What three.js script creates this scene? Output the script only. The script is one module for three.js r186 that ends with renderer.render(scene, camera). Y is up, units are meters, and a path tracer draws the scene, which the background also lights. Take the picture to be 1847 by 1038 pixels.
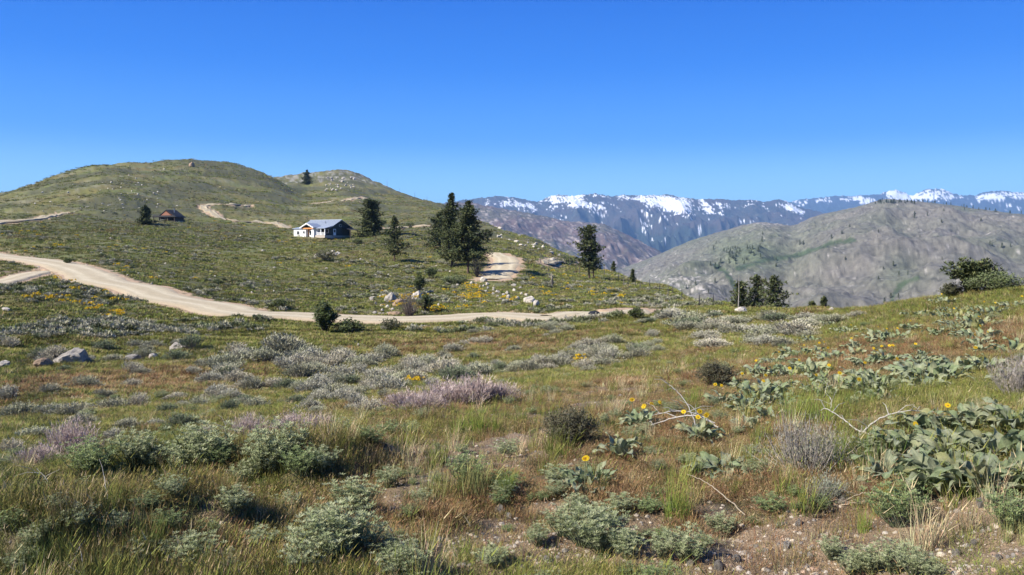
import * as THREE from 'three';
import { createNoise2D, createNoise3D } from 'simplex-noise';

// ---------------------------------------------------------------- camera, sky, sun, exposure
const F = 1450, CU = 923.5, CV = 519, TILT = Math.atan(79 / F), EYE = 1.6;
const scene = new THREE.Scene();
const camera = new THREE.PerspectiveCamera(2 * Math.atan(519 / F) * 180 / Math.PI, 1847 / 1038, 0.1, 60000);
camera.position.set(0, EYE, 0);
camera.rotation.x = -TILT;
const renderer = new THREE.WebGLRenderer();
renderer.toneMapping = THREE.LinearToneMapping;
renderer.toneMappingExposure = 1.85;
renderer.shadowMap.enabled = true;

const SUN = new THREE.Vector3(-0.72, 0.64, 0.2).normalize();
{ // clear blue sky: paler towards the horizon, a little brighter round the sun
  const W = 512, H = 256, d = new Float32Array(W * H * 4);
  const SK = 0.65, stops = [[0, [0.46, 0.86, 1.18]], [3, [0.37, 0.78, 1.14]], [7, [0.085, 0.36, 0.95]], [12, [0.022, 0.215, 0.82]], [17, [0.008, 0.145, 0.68]], [30, [0.006, 0.10, 0.48]], [90, [0.005, 0.055, 0.30]]].map(([e, c]) => [e, c.map((q) => q * SK)]);
  for (let j = 0; j < H; j++) {
    const el = ((j + 0.5) / H - 0.5) * 180, e = Math.max(0, el);
    let k = 0; while (k < stops.length - 2 && e > stops[k + 1][0]) k++;
    const t = Math.min(1, Math.max(0, (e - stops[k][0]) / (stops[k + 1][0] - stops[k][0])));
    for (let i = 0; i < W; i++) {
      const az = ((i + 0.5) / W - 0.5) * 2 * Math.PI, c = Math.cos(el * Math.PI / 180);
      const dot = Math.cos(az) * c * SUN.x + Math.sin(el * Math.PI / 180) * SUN.y + Math.sin(az) * c * SUN.z;
      const glow = el > 0 ? 0.5 * Math.pow(Math.max(0, dot), 12) : 0;
      for (let q = 0; q < 3; q++) {
        let v = stops[k][1][q] * (1 - t) + stops[k + 1][1][q] * t;
        if (el < 0) v = [0.20, 0.20, 0.17][q];
        d[(j * W + i) * 4 + q] = v + glow * [0.9, 0.95, 1][q];
      }
      d[(j * W + i) * 4 + 3] = 1;
    }
  }
  const sky = new THREE.DataTexture(d, W, H, THREE.RGBAFormat, THREE.FloatType);
  sky.mapping = THREE.EquirectangularReflectionMapping; sky.magFilter = THREE.LinearFilter; sky.needsUpdate = true;
  scene.background = sky; scene.environment = sky;
}
const sun = new THREE.DirectionalLight(new THREE.Color(1, 0.95, 0.86), 5.0);
sun.name = 'sun';
sun.position.copy(SUN).multiplyScalar(600); sun.target.position.set(0, 0, -100);
sun.castShadow = true; sun.shadow.mapSize.set(4096, 4096);
Object.assign(sun.shadow.camera, { left: -400, right: 400, top: 400, bottom: -400, near: 1, far: 2500 });
scene.add(sun, sun.target);
scene.fog = new THREE.FogExp2(new THREE.Color(0.32, 0.58, 1.0), 0.000062);

// ---------------------------------------------------------------- helpers
let SEED = 7;
const mul = (s) => () => { s = (s + 0x6d2b79f5) | 0; let t = Math.imul(s ^ (s >>> 15), 1 | s); t = (t + Math.imul(t ^ (t >>> 7), 61 | t)) ^ t; return ((t ^ (t >>> 14)) >>> 0) / 4294967296; };
let rnd = mul(SEED);
const reseed = (s) => { rnd = mul(s); };
const R = (a, b) => a + (b - a) * rnd();
const n2 = createNoise2D(mul(11)), n2b = createNoise2D(mul(12)), n3 = createNoise3D(mul(13));
const fbm = (x, z, o = 4, g = 0.5) => { let s = 0, a = 1, t = 0; for (let i = 0; i < o; i++) { s += a * n2(x, z); t += a; a *= g; x = x * 2.03 + 7.1; z = z * 2.03 - 3.7; } return s / t; };
const ridged = (x, z, o = 4) => { let s = 0, a = 1, t = 0; for (let i = 0; i < o; i++) { s += a * (1 - Math.abs(n2b(x, z)) * 2); t += a; a *= 0.5; x = x * 2.1 + 3.3; z = z * 2.1 + 1.9; } return s / t; };
const clamp = (x, a = 0, b = 1) => Math.min(b, Math.max(a, x));
const sstep = (a, b, x) => { const t = clamp((x - a) / (b - a)); return t * t * (3 - 2 * t); };
const lerp = (a, b, t) => a + (b - a) * t;
const mix3 = (a, b, t) => [a[0] + (b[0] - a[0]) * t, a[1] + (b[1] - a[1]) * t, a[2] + (b[2] - a[2]) * t];
const used = {};
const numbered = (n) => { const k = used[n] = (used[n] ?? -1) + 1; return k ? n + '_' + String(k).padStart(3, '0') : n; };
const tag = (o, label, category, group, kind) => { Object.assign(o.userData, { label, category }); if (group) o.userData.group = group; if (kind) o.userData.kind = kind; return o; };
const addTop = (o, name) => { o.name = numbered(name); scene.add(o); return o; };
const shade = (o) => { o.traverse((m) => { if (m.isMesh) { m.castShadow = true; m.receiveShadow = true; } }); return o; };
const struct = (m, name) => { m.userData.kind = 'structure'; return shade(addTop(m, name)); };

// a pixel of the photograph gives a direction only
const sa = Math.sin(TILT), ca = Math.cos(TILT);
const dirOf = (u, v) => { const x = (u - CU) / F, y = (CV - v) / F; return [x, y * ca - sa, -(ca + y * sa)]; };
const at = (u, v, r) => { const d = dirOf(u, v), k = r / Math.hypot(d[0], d[2]); return new THREE.Vector3(d[0] * k, EYE + d[1] * k, d[2] * k); };
const azOf = (u) => { const d = dirOf(u, 500); return Math.atan2(d[0], -d[2]); };
const hOf = (u, v, r) => at(u, v, r).y;

// monotone cubic through (x, y) knots
function pchip(xs, ys) {
  const n = xs.length, dl = [], m = new Array(n).fill(0);
  for (let i = 0; i < n - 1; i++) dl.push((ys[i + 1] - ys[i]) / (xs[i + 1] - xs[i]));
  m[0] = dl[0]; m[n - 1] = dl[n - 2];
  for (let i = 1; i < n - 1; i++) if (dl[i - 1] * dl[i] > 0) { const a = xs[i + 1] - xs[i], b = xs[i] - xs[i - 1], w1 = 2 * a + b, w2 = a + 2 * b; m[i] = (w1 + w2) / (w1 / dl[i - 1] + w2 / dl[i]); }
  return (x) => {
    if (x <= xs[0]) return ys[0]; if (x >= xs[n - 1]) return ys[n - 1];
    let i = 0, j = n - 1; while (j - i > 1) { const k = (i + j) >> 1; if (xs[k] <= x) i = k; else j = k; }
    const h = xs[i + 1] - xs[i], t = (x - xs[i]) / h, t2 = t * t, t3 = t2 * t;
    return ys[i] * (2 * t3 - 3 * t2 + 1) + h * m[i] * (t3 - 2 * t2 + t) + ys[i + 1] * (3 * t2 - 2 * t3) + h * m[i + 1] * (t3 - t2);
  };
}
// collects triangles with vertex colours
class GB {
  constructor() { this.p = []; this.n = []; this.c = []; this.uv = []; this.i = []; }
  v(x, y, z, nx, ny, nz, c) { this.p.push(x, y, z); this.n.push(nx, ny, nz); this.c.push(c[0], c[1], c[2]); this.uv.push(x + y * 0.3, z + y * 0.7); return this.p.length / 3 - 1; }
  tri(a, b, c) { this.i.push(a, b, c); }
  face(P, c, up = 0) { // flat polygon fan of [x,y,z] points
    const a = P[0], b = P[1], d = P[2];
    let nx = (b[1] - a[1]) * (d[2] - a[2]) - (b[2] - a[2]) * (d[1] - a[1]), ny = (b[2] - a[2]) * (d[0] - a[0]) - (b[0] - a[0]) * (d[2] - a[2]), nz = (b[0] - a[0]) * (d[1] - a[1]) - (b[1] - a[1]) * (d[0] - a[0]);
    const l = Math.hypot(nx, ny, nz) || 1; nx /= l; ny /= l; nz /= l;
    const id = P.map((q, k) => this.v(q[0], q[1], q[2], nx, ny, nz, Array.isArray(c[0]) ? c[k] : c));
    for (let k = 1; k < P.length - 1; k++) this.tri(id[0], id[k], id[k + 1]);
  }
  // grass blade: a tapering strip that bends over
  blade(x, y, z, az, len, lean, w, c0, c1, segs = 2) {
    const dx = Math.cos(az), dz = Math.sin(az), sx = -dz, sz = dx; let prev = null, px = x, py = y, pz = z;
    for (let k = 0; k <= segs; k++) {
      const t = k / segs, a = lean * (0.35 + 0.9 * t), c = mix3(c0, c1, t), hw = w * 0.5 * (1 - t);
      if (k) { px += dx * Math.sin(a) * len / segs; pz += dz * Math.sin(a) * len / segs; py += Math.cos(a) * len / segs; }
      const nx = dx * Math.cos(a), nz = dz * Math.cos(a), ny = -Math.sin(a);
      if (k < segs) {
        const A = this.v(px - sx * hw, py, pz - sz * hw, -nx, -ny, -nz, c), B = this.v(px + sx * hw, py, pz + sz * hw, -nx, -ny, -nz, c);
        if (prev) { this.tri(prev[0], prev[1], B); this.tri(prev[0], B, A); }
        prev = [A, B];
      } else { const A = this.v(px, py, pz, -nx, -ny, -nz, c); this.tri(prev[0], prev[1], A); }
    }
    return [px, py, pz];
  }
  // tube through points with radii
  tube(P, rad, c, sides = 5) {
    let prev = null;
    for (let k = 0; k < P.length; k++) {
      const a = P[Math.max(0, k - 1)], b = P[Math.min(P.length - 1, k + 1)];
      let t = [b[0] - a[0], b[1] - a[1], b[2] - a[2]]; const l = Math.hypot(...t) || 1; t = t.map((q) => q / l);
      let s = Math.abs(t[1]) < 0.9 ? [t[2], 0, -t[0]] : [0, -t[2], t[1]]; const sl = Math.hypot(...s) || 1; s = s.map((q) => q / sl);
      const o = [t[1] * s[2] - t[2] * s[1], t[2] * s[0] - t[0] * s[2], t[0] * s[1] - t[1] * s[0]], ring = [];
      const r = Array.isArray(rad) ? rad[k] : rad, cc = Array.isArray(c[0]) ? c[k] : c;
      for (let q = 0; q < sides; q++) {
        const A = q / sides * 6.2832, cx = Math.cos(A), sy = Math.sin(A), n = [s[0] * cx + o[0] * sy, s[1] * cx + o[1] * sy, s[2] * cx + o[2] * sy];
        ring.push(this.v(P[k][0] + n[0] * r, P[k][1] + n[1] * r, P[k][2] + n[2] * r, ...n, cc));
      }
      if (prev) for (let q = 0; q < sides; q++) { const w = (q + 1) % sides; this.tri(prev[q], ring[w], ring[q]); this.tri(prev[q], prev[w], ring[w]); }
      prev = ring;
    }
  }
  box(x0, y0, z0, x1, y1, z1, c) {
    const P = (i) => [i & 1 ? x1 : x0, i & 2 ? y1 : y0, i & 4 ? z1 : z0];
    for (const f of [[0, 2, 3, 1], [4, 5, 7, 6], [0, 1, 5, 4], [2, 6, 7, 3], [0, 4, 6, 2], [1, 3, 7, 5]]) this.face(f.map(P), c);
  }
  geo() {
    const g = new THREE.BufferGeometry();
    g.setAttribute('position', new THREE.Float32BufferAttribute(this.p, 3)); g.setAttribute('normal', new THREE.Float32BufferAttribute(this.n, 3));
    g.setAttribute('color', new THREE.Float32BufferAttribute(this.c, 3)); g.setAttribute('uv', new THREE.Float32BufferAttribute(this.uv, 2));
    g.setIndex(this.i); return g;
  }
}
const vmat = (o = {}) => new THREE.MeshStandardMaterial({ vertexColors: true, roughness: 0.95, side: THREE.DoubleSide, ...o });
const leafMat = (tr = 0.35, o = {}) => new THREE.MeshPhysicalMaterial({ vertexColors: true, roughness: 0.9, transmission: tr, thickness: 0, side: THREE.DoubleSide, specularIntensity: 0.5, ...o });
const mesh = (gb, mat, name, parent) => { const m = new THREE.Mesh(gb.geo ? gb.geo() : gb, mat); m.name = name; if (parent) parent.add(m); return m; };
// tiling grain: value noise of several sizes as a grey texture
function grainTexture(N, seed, lo, hi, octs) {
  const d = new Uint8Array(N * N * 4), r = mul(seed), acc = new Float32Array(N * N); let tot = 0;
  for (const [cells, amp] of octs) {
    const g = new Float32Array(cells * cells).map(() => r()); tot += amp;
    for (let j = 0; j < N; j++) for (let i = 0; i < N; i++) {
      const x = i / N * cells, y = j / N * cells, x0 = Math.floor(x), y0 = Math.floor(y), fx = x - x0, fy = y - y0, sx = fx * fx * (3 - 2 * fx), sy = fy * fy * (3 - 2 * fy), x1 = (x0 + 1) % cells, y1 = (y0 + 1) % cells;
      acc[j * N + i] += amp * lerp(lerp(g[y0 * cells + x0], g[y0 * cells + x1], sx), lerp(g[y1 * cells + x0], g[y1 * cells + x1], sx), sy);
    }
  }
  for (let k = 0; k < N * N; k++) { const t = clamp((acc[k] / tot - 0.5) * 1.9 + 0.5), v = 255 * lerp(lo, hi, t); d[k * 4] = v; d[k * 4 + 1] = v; d[k * 4 + 2] = v; d[k * 4 + 3] = 255; }
  const t = new THREE.DataTexture(d, N, N); t.wrapS = t.wrapT = THREE.RepeatWrapping; t.magFilter = THREE.LinearFilter; t.minFilter = THREE.LinearMipmapLinearFilter; t.needsUpdate = true; return t;
}
const grain = grainTexture(1024, 3, 0.55, 1.0, [[16, 0.5], [48, 0.7], [128, 1], [340, 1], [512, 0.8]]);

// ---------------------------------------------------------------- the near terrain (heights along lines of sight, read off the photograph)
const COL = [
  [-500, [[5, 1020], [9, 920], [16, 820], [35, 700], [60, 600], [110, 500], [160, 460], [250, 420], [400, 392], [500, 382], [700, 420], [1300, 460]]],
  [0, [[4.6, 1038], [8, 905], [12, 845], [18, 780], [30, 715], [48, 645], [75, 560], [95, 510], [112, 488], [132, 466], [160, 440], [220, 405], [330, 376], [430, 359], [500, 352], [560, 356], [700, 400], [1300, 450]]],
  [110, [[4.5, 1038], [7.5, 905], [10, 850], [15, 795], [25, 715], [40, 662], [58, 605], [78, 550], [96, 505], [112, 487], [132, 464], [170, 433], [240, 396], [345, 360], [455, 332], [530, 319], [590, 323], [740, 390], [1300, 450]]],
  [200, [[4.4, 1038], [7, 900], [9, 850], [13, 800], [20, 745], [32, 690], [50, 630], [68, 580], [85, 530], [95, 512], [110, 490], [135, 460], [180, 425], [260, 388], [360, 346], [480, 312], [560, 298], [620, 303], [800, 380], [1300, 440]]],
  [340, [[4.2, 1038], [6.2, 900], [8, 840], [11, 795], [16, 755], [28, 700], [45, 640], [62, 595], [76, 560], [82, 548], [100, 515], [130, 475], [175, 440], [240, 408], [290, 393], [350, 365], [450, 330], [560, 300], [610, 291], [660, 295], [850, 380], [1300, 430]]],
  [410, [[4.15, 1038], [6.1, 895], [8, 830], [10.5, 788], [15, 755], [26, 700], [42, 642], [60, 598], [73, 570], [80, 556], [98, 522], [130, 480], [178, 440], [235, 412], [295, 393], [370, 364], [480, 330], [570, 304], [615, 294], [665, 298], [800, 345], [1000, 345], [1300, 430]]],
  [480, [[4.1, 1038], [6, 890], [8, 820], [10.5, 780], [14, 755], [25, 700], [40, 645], [58, 600], [70, 577], [76, 562], [95, 530], [130, 485], [180, 440], [230, 416], [300, 394], [400, 362], [520, 330], [600, 315], [640, 318], [740, 338], [900, 328], [1000, 345], [1300, 420]]],
  [560, [[4, 1038], [6, 880], [8, 808], [10.2, 772], [13.5, 750], [23, 700], [39, 645], [56, 604], [72, 577], [78, 562], [110, 510], [150, 465], [205, 428], [260, 408], [340, 388], [420, 371], [480, 364], [560, 353], [650, 344], [760, 329], [880, 313], [950, 320], [1300, 420]]],
  [620, [[4, 1038], [6, 870], [8, 800], [10, 768], [13, 745], [22, 700], [38, 645], [55, 605], [72, 577], [79, 562], [110, 512], [150, 467], [205, 429], [270, 404], [350, 384], [440, 364], [520, 352], [620, 342], [740, 325], [870, 308], [940, 315], [1300, 420]]],
  [700, [[4, 1038], [6, 865], [8, 795], [10, 758], [13, 735], [21, 697], [36, 648], [52, 609], [71, 577], [79, 560], [110, 515], [150, 470], [205, 426], [260, 412], [330, 395], [450, 375], [600, 357], [800, 339], [860, 343], [1300, 420]]],
  [790, [[4, 1038], [6, 860], [8, 790], [10, 750], [13, 728], [20, 695], [34, 650], [50, 612], [60, 595], [70, 577], [78, 562], [105, 525], [125, 500], [150, 475], [200, 434], [260, 410], [350, 392], [470, 379], [600, 369], [680, 376], [1100, 430]]],
  [860, [[4, 1038], [6, 858], [8, 788], [10.5, 742], [14.5, 712], [22, 676], [36, 638], [52, 603], [69, 577], [76, 563], [95, 535], [112, 515], [130, 492], [160, 461], [200, 440], [260, 420], [330, 407], [400, 401], [450, 406], [800, 450]]],
  [950, [[4, 1038], [6, 855], [8, 785], [11, 735], [16, 695], [25, 660], [38, 625], [54, 596], [68, 574], [75, 560], [92, 540], [110, 518], [135, 492], [165, 466], [200, 450], [250, 436], [300, 428], [340, 433], [700, 520]]],
  [1040, [[4, 1038], [6, 850], [8, 780], [11, 730], [16, 690], [25, 652], [38, 618], [54, 590], [66, 570], [74, 557], [90, 543], [110, 525], [140, 505], [175, 487], [205, 477], [235, 470], [270, 478], [600, 560]]],
  [1100, [[4, 1038], [6, 848], [8, 778], [11, 727], [16, 686], [25, 648], [38, 613], [54, 584], [64, 566], [72, 556], [90, 545], [115, 527], [145, 508], [190, 491], [220, 499], [550, 600]]],
  [1200, [[4, 1038], [6, 845], [8, 775], [11, 722], [16, 680], [24, 645], [32, 622], [45, 596], [58, 573], [66, 562], [76, 556], [95, 542], [118, 527], [140, 518], [165, 530], [500, 660]]],
  [1290, [[4, 1038], [5.6, 880], [7.5, 792], [10.5, 724], [16, 668], [24, 632], [34, 608], [45, 590], [58, 570], [66, 561], [78, 553], [95, 546], [110, 558], [450, 700]]],
  [1400, [[4, 1038], [5.4, 885], [7.2, 795], [10.2, 720], [16, 658], [25, 620], [36, 594], [48, 576], [57, 566], [64, 561], [75, 570], [110, 620], [400, 740]]],
  [1490, [[4, 1038], [5.3, 885], [7.1, 792], [10, 718], [15.5, 654], [23, 612], [32, 588], [41, 572], [49, 564], [56, 563], [70, 580], [105, 640], [380, 760]]],
  [1550, [[4, 1038], [5.3, 880], [7, 790], [10, 715], [15, 650], [22, 605], [30, 580], [38, 566], [44, 562], [52, 567], [80, 640], [360, 780]]],
  [1700, [[3.9, 1038], [5.2, 870], [6.8, 780], [9, 710], [13, 650], [19, 600], [26, 560], [31, 541], [35, 537], [42, 545], [70, 640], [340, 800]]],
  [1847, [[3.8, 1038], [5, 870], [6.5, 780], [8.5, 715], [12, 650], [17, 590], [22, 553], [27, 530], [31, 526], [36, 533], [60, 640], [320, 820]]],
  [2400, [[3.6, 1038], [5, 850], [8, 690], [12, 610], [18, 550], [25, 520], [35, 525], [60, 640], [300, 830]]],
];
const RMAX = 1300;
const profiles = COL.map(([u, L]) => ({ az: azOf(u), f: pchip([Math.log(0.3), Math.log(1.5), ...L.map((q) => Math.log(q[0]))], [0, 0.02, ...L.map(([r, v]) => hOf(u, v, r))]) }));
const flat = (az, L) => ({ az, f: pchip([Math.log(0.3), ...L.map((q) => Math.log(q[0]))], [0, ...L.map((q) => q[1])]) });
profiles.unshift(flat(-Math.PI, [[10, 0.1], [50, 1], [200, 2], [600, -20], [1300, -60]]), flat(-2.2, [[10, -0.6], [50, -2], [200, -4], [600, -20], [1300, -60]]), flat(-1.4, [[10, -0.9], [50, -5], [200, 4], [500, 20], [1300, -20]]));
profiles.push(flat(1.4, [[10, 0.9], [30, 1.2], [60, -4], [300, -70], [1300, -250]]), flat(2.2, [[10, 0.6], [50, 1.5], [200, -10], [600, -80], [1300, -200]]), flat(Math.PI, [[10, 0.1], [50, 1], [200, 2], [600, -20], [1300, -60]]));
const TA = 720, TR = 420, L0 = Math.log(0.3), L1 = Math.log(RMAX), table = new Float32Array((TA + 1) * (TR + 1)), AZ0 = -0.85, AZ1 = 0.85, TB = 60;
// two tables: fine over the view, coarse elsewhere
const fillTable = (n, a0, a1) => {
  const t = new Float32Array((n + 1) * (TR + 1));
  for (let j = 0; j <= TR; j++) {
    const lr = L0 + (L1 - L0) * j / TR, hs = profiles.map((p) => p.f(lr)), g = pchip(profiles.map((p) => p.az), hs);
    for (let i = 0; i <= n; i++) t[i * (TR + 1) + j] = g(a0 + (a1 - a0) * i / n);
  }
  return t;
};
const fine = fillTable(TA, AZ0, AZ1), coarse = fillTable(TB * 4, -Math.PI, Math.PI);
const lookup = (t, n, a0, a1, az, lr) => {
  const x = clamp((az - a0) / (a1 - a0) * n, 0, n - 1e-4), y = clamp((lr - L0) / (L1 - L0) * TR, 0, TR - 1e-4), i = x | 0, j = y | 0, fx = x - i, fy = y - j, k = i * (TR + 1) + j;
  return (t[k] * (1 - fx) + t[k + TR + 1] * fx) * (1 - fy) + (t[k + 1] * (1 - fx) + t[k + TR + 2] * fx) * fy;
};
const berms = [];
function baseH(x, z) {
  const r = Math.hypot(x, z), az = Math.atan2(x, -z), lr = Math.log(Math.max(r, 0.3));
  let h = az > AZ0 && az < AZ1 ? lookup(fine, TA, AZ0, AZ1, az, lr) : lookup(coarse, TB * 4, -Math.PI, Math.PI, az, lr);
  const k = sstep(3, 60, r);
  h += 0.035 * n2(x * 1.3, z * 1.3) + 0.02 * n2(x * 3.1 + 5, z * 3.1) + k * (0.22 * n2(x * 0.11, z * 0.11) + 0.12 * n2(x * 0.35 + 9, z * 0.35));
  if (r < 14) for (const b of berms) for (let i = 0; i + 1 < b.length; i++) { // low earth banks with tall grass on top
    const [ax, az2] = b[i], [bx, bz] = b[i + 1], dx = bx - ax, dz = bz - az2, L = Math.hypot(dx, dz), t = ((x - ax) * dx + (z - az2) * dz) / (L * L); if (t < -0.15 || t > 1.15) continue;
    const d = ((x - ax) * dz - (z - az2) * dx) / L + 0.12 * n2(x * 1.7, z * 1.7), e = sstep(-0.15, 0.1, t) * sstep(1.15, 0.9, t);
    h += 0.26 * e * (d < 0 ? Math.exp(-d * d / 0.10) : Math.exp(-d * d / 0.9)) * (i ? 1 : 1);
  }
  if (r > 90) { const q = sstep(90, 350, r); h += q * (1.1 * n2(x * 0.021, z * 0.021) + 0.7 * n2(x * 0.06, z * 0.06 + 4) + 0.35 * ridged(x * 0.12, z * 0.12, 2)); if (r > 400) h += sstep(400, 800, r) * 1.5 * ridged(x * 0.03, z * 0.03, 3); }
  return h;
}
// gravel roads: centre lines from the photograph, laid on the terrain and graded
const roads = [], cells = new Map(), CELL = 6;
let ground = baseH;
function hit(u, v, hf = ground) {
  const d = dirOf(u, v), k = Math.hypot(d[0], d[2]), dx = d[0] / k, dz = d[2] / k, s = d[1] / k;
  let r0 = 1.5, r = 1.5;
  for (; r < RMAX; r *= 1.006) { if (EYE + s * r < hf(dx * r, dz * r)) break; r0 = r; }
  if (r >= RMAX) return null;
  for (let i = 0; i < 14; i++) { const m = (r0 + r) / 2; if (EYE + s * m < hf(dx * m, dz * m)) r = m; else r0 = m; }
  return new THREE.Vector3(dx * r, EYE + s * r, dz * r);
}
berms.push(...[[[40, 1035], [400, 945]], [[0, 925], [270, 885]], [[290, 878], [610, 862]]].map((L) => L.map(([u, v]) => { const p = hit(u, v, baseH); return [p.x, p.z]; })));
function addRoad(name, pix, w, kind) {
  const P = pix.map(([u, v, r]) => r ? at(u, v, r) : hit(u, v, baseH)).filter(Boolean);
  const c = new THREE.CatmullRomCurve3(P, false, 'centripetal'), len = c.getLength(), n = Math.ceil(len / 1.2), pts = c.getSpacedPoints(n);
  for (const p of pts) p.y = baseH(p.x, p.z);
  const y = pts.map((p) => p.y), win = kind === 'track' ? 4 : 18;
  pts.forEach((p, i) => { let s = 0, t = 0; for (let k = -win; k <= win; k++) { const q = clamp(i + k, 0, n), a = win + 1 - Math.abs(k); s += y[q] * a; t += a; } p.y = s / t + (name === 'sandy_driveway' ? 0.28 * Math.sin(i * 0.55 + 1) : 0); });
  const road = { name, pts, w, kind }; roads.push(road);
  for (let i = 0; i < n; i++) {
    const a = pts[i], b = pts[i + 1], m = w / 2 + 5;
    for (let cx = Math.floor((Math.min(a.x, b.x) - m) / CELL); cx <= Math.floor((Math.max(a.x, b.x) + m) / CELL); cx++) for (let cz = Math.floor((Math.min(a.z, b.z) - m) / CELL); cz <= Math.floor((Math.max(a.z, b.z) + m) / CELL); cz++) {
      const key = cx * 100003 + cz; let l = cells.get(key); if (!l) cells.set(key, l = []); l.push([road, i]);
    }
  }
  return road;
}
addRoad('gravel_road', [[1150, 558, 70.5], [1110, 562], [1050, 566], [1000, 569], [900, 573], [800, 576], [700, 577], [620, 577], [540, 574], [440, 566], [370, 556], [300, 539], [240, 520], [190, 503], [145, 488], [95, 474], [40, 466], [0, 463], [-70, 452], [-160, 440]], 5.7, 'road');
addRoad('gravel_side_road', [[150, 487], [110, 484], [80, 486], [50, 493], [0, 506], [-60, 520], [-120, 532]], 3.0, 'road');
addRoad('sandy_driveway', [[886, 509], [892, 501], [902, 491], [911, 480], [912, 470], [904, 461], [893, 456]], 5.0, 'road');
addRoad('hillside_track', [[450, 371], [410, 370.5], [378, 370], [367, 372], [374, 379], [388, 388], [420, 397], [470, 402], [510, 408], [535, 413]], 2.8, 'track');
addRoad('hillside_track', [[-90, 416], [-40, 408], [0, 402], [40, 398], [80, 391], [108, 387], [122, 385]], 2.8, 'track');
addRoad('hillside_track', [[560, 367.5], [585, 366], [615, 362.5], [640, 359], [657, 356.5]], 3.6, 'track');
addRoad('hillside_track', [[690, 414], [715, 411], [740, 409], [768, 408], [795, 406]], 3.0, 'track');
addRoad('hillside_track', [[985, 478], [1010, 473], [1035, 471], [1062, 474]], 3.2, 'track');
const near = { d: 1e9, y: 0, w: 0, side: 0 };
function roadAt(x, z) {
  near.d = 1e9; near.e = 1e9; near.cross = 0;
  const l = cells.get(Math.floor(x / CELL) * 100003 + Math.floor(z / CELL)); if (!l) return near;
  for (const [rd, i] of l) {
    const a = rd.pts[i], b = rd.pts[i + 1], dx = b.x - a.x, dz = b.z - a.z, t = clamp(((x - a.x) * dx + (z - a.z) * dz) / (dx * dx + dz * dz)), px = x - a.x - dx * t, pz = z - a.z - dz * t, d = Math.hypot(px, pz), e = d - rd.w / 2;
    if (e < near.e) { near.e = e; near.d = d; near.y = lerp(a.y, b.y, t); near.kind = rd.kind; near.w = rd.w; }
  }
  return near;
}
ground = (x, z) => {
  const h = baseH(x, z), q = roadAt(x, z); if (q.e > 4) return h;
  if (q.kind === 'track') return h;
  return lerp(q.y - 0.12, h, sstep(0.4, 3.2, q.e));
};
// ---------------------------------------------------------------- what grows where: bare soil, red grass, sage
const spots = (L) => L.map(([u, v, r]) => { const p = hit(u, v); return p ? [p.x, p.z, r] : null; }).filter(Boolean);
const bare = spots([[930, 960, 0.6], [985, 1005, 0.7], [1300, 1015, 0.75], [1400, 1005, 0.85], [1460, 960, 0.5], [1500, 890, 0.3], [1780, 1005, 0.75], [1700, 1015, 0.6], [1775, 905, 0.42], [845, 840, 0.9], [800, 815, 0.9], [770, 860, 0.5], [690, 905, 0.4], [620, 960, 0.3], [880, 800, 0.8], [990, 775, 0.8], [940, 750, 1.0], [1060, 728, 1.2], [1120, 705, 1.4], [1190, 688, 1.6], [1240, 668, 1.6], [840, 1000, 0.4], [1840, 930, 0.4], [450, 960, 0.25], [700, 970, 0.3], [1260, 655, 1.5], [560, 606, 3.2], [660, 603, 3.0], [740, 601, 2.0], [1600, 1010, 0.5]]);
const redSpots = spots([[700, 840, 1.6], [600, 870, 0.9], [880, 780, 2], [1000, 760, 2], [760, 790, 1.6], [1080, 720, 2.4], [1190, 690, 2.6], [500, 960, 0.8], [350, 1010, 0.7], [1000, 870, 0.9], [1200, 900, 0.8], [1350, 920, 0.8], [1450, 960, 0.8], [1600, 630, 2.6], [1560, 612, 3], [1660, 645, 2], [1480, 670, 2], [1830, 600, 2.5], [1350, 790, 1.2], [200, 700, 7], [320, 670, 6], [120, 690, 6], [900, 640, 7], [980, 610, 8], [780, 620, 6], [1500, 950, 0.8], [640, 740, 1.8], [950, 850, 0.9], [760, 950, 0.7], [1690, 760, 0.7], [1240, 640, 3], [1440, 570, 5]]);
const field = (L, x, z) => { let s = 0; for (const [a, b, r] of L) { const d = ((x - a) ** 2 + (z - b) ** 2) / (r * r); if (d < 6) s += Math.exp(-d * 1.2); } return s; };
const soilAt = (x, z) => { const r2 = x * x + z * z; if (r2 > 120 * 120) return 0; return clamp(field(bare, x, z) * 0.8 + 0.5 * n2(x * 1.1, z * 1.1) + 0.5 * n2(x * 3.7, z * 3.7) - 0.3); };
const redAt = (x, z) => { const r2 = x * x + z * z; if (r2 > 150 * 150) return clamp(0.22 + 0.35 * n2(x * 0.035, z * 0.035)); return clamp(field(redSpots, x, z) * (r2 > 400 ? 0.4 : 0.72) + 0.28 * n2(x * 0.3 + 3, z * 0.3) + 0.16 * n2(x * 1.3, z * 1.3) + 0.12); };
const GREEN = [0.098, 0.115, 0.022], OLIVE = [0.125, 0.103, 0.028], RED = [0.165, 0.098, 0.042], SOIL = [0.27, 0.185, 0.115], DARKG = [0.062, 0.078, 0.019], BANK = [0.42, 0.29, 0.185], SAGEG = [0.19, 0.185, 0.13];
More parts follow.
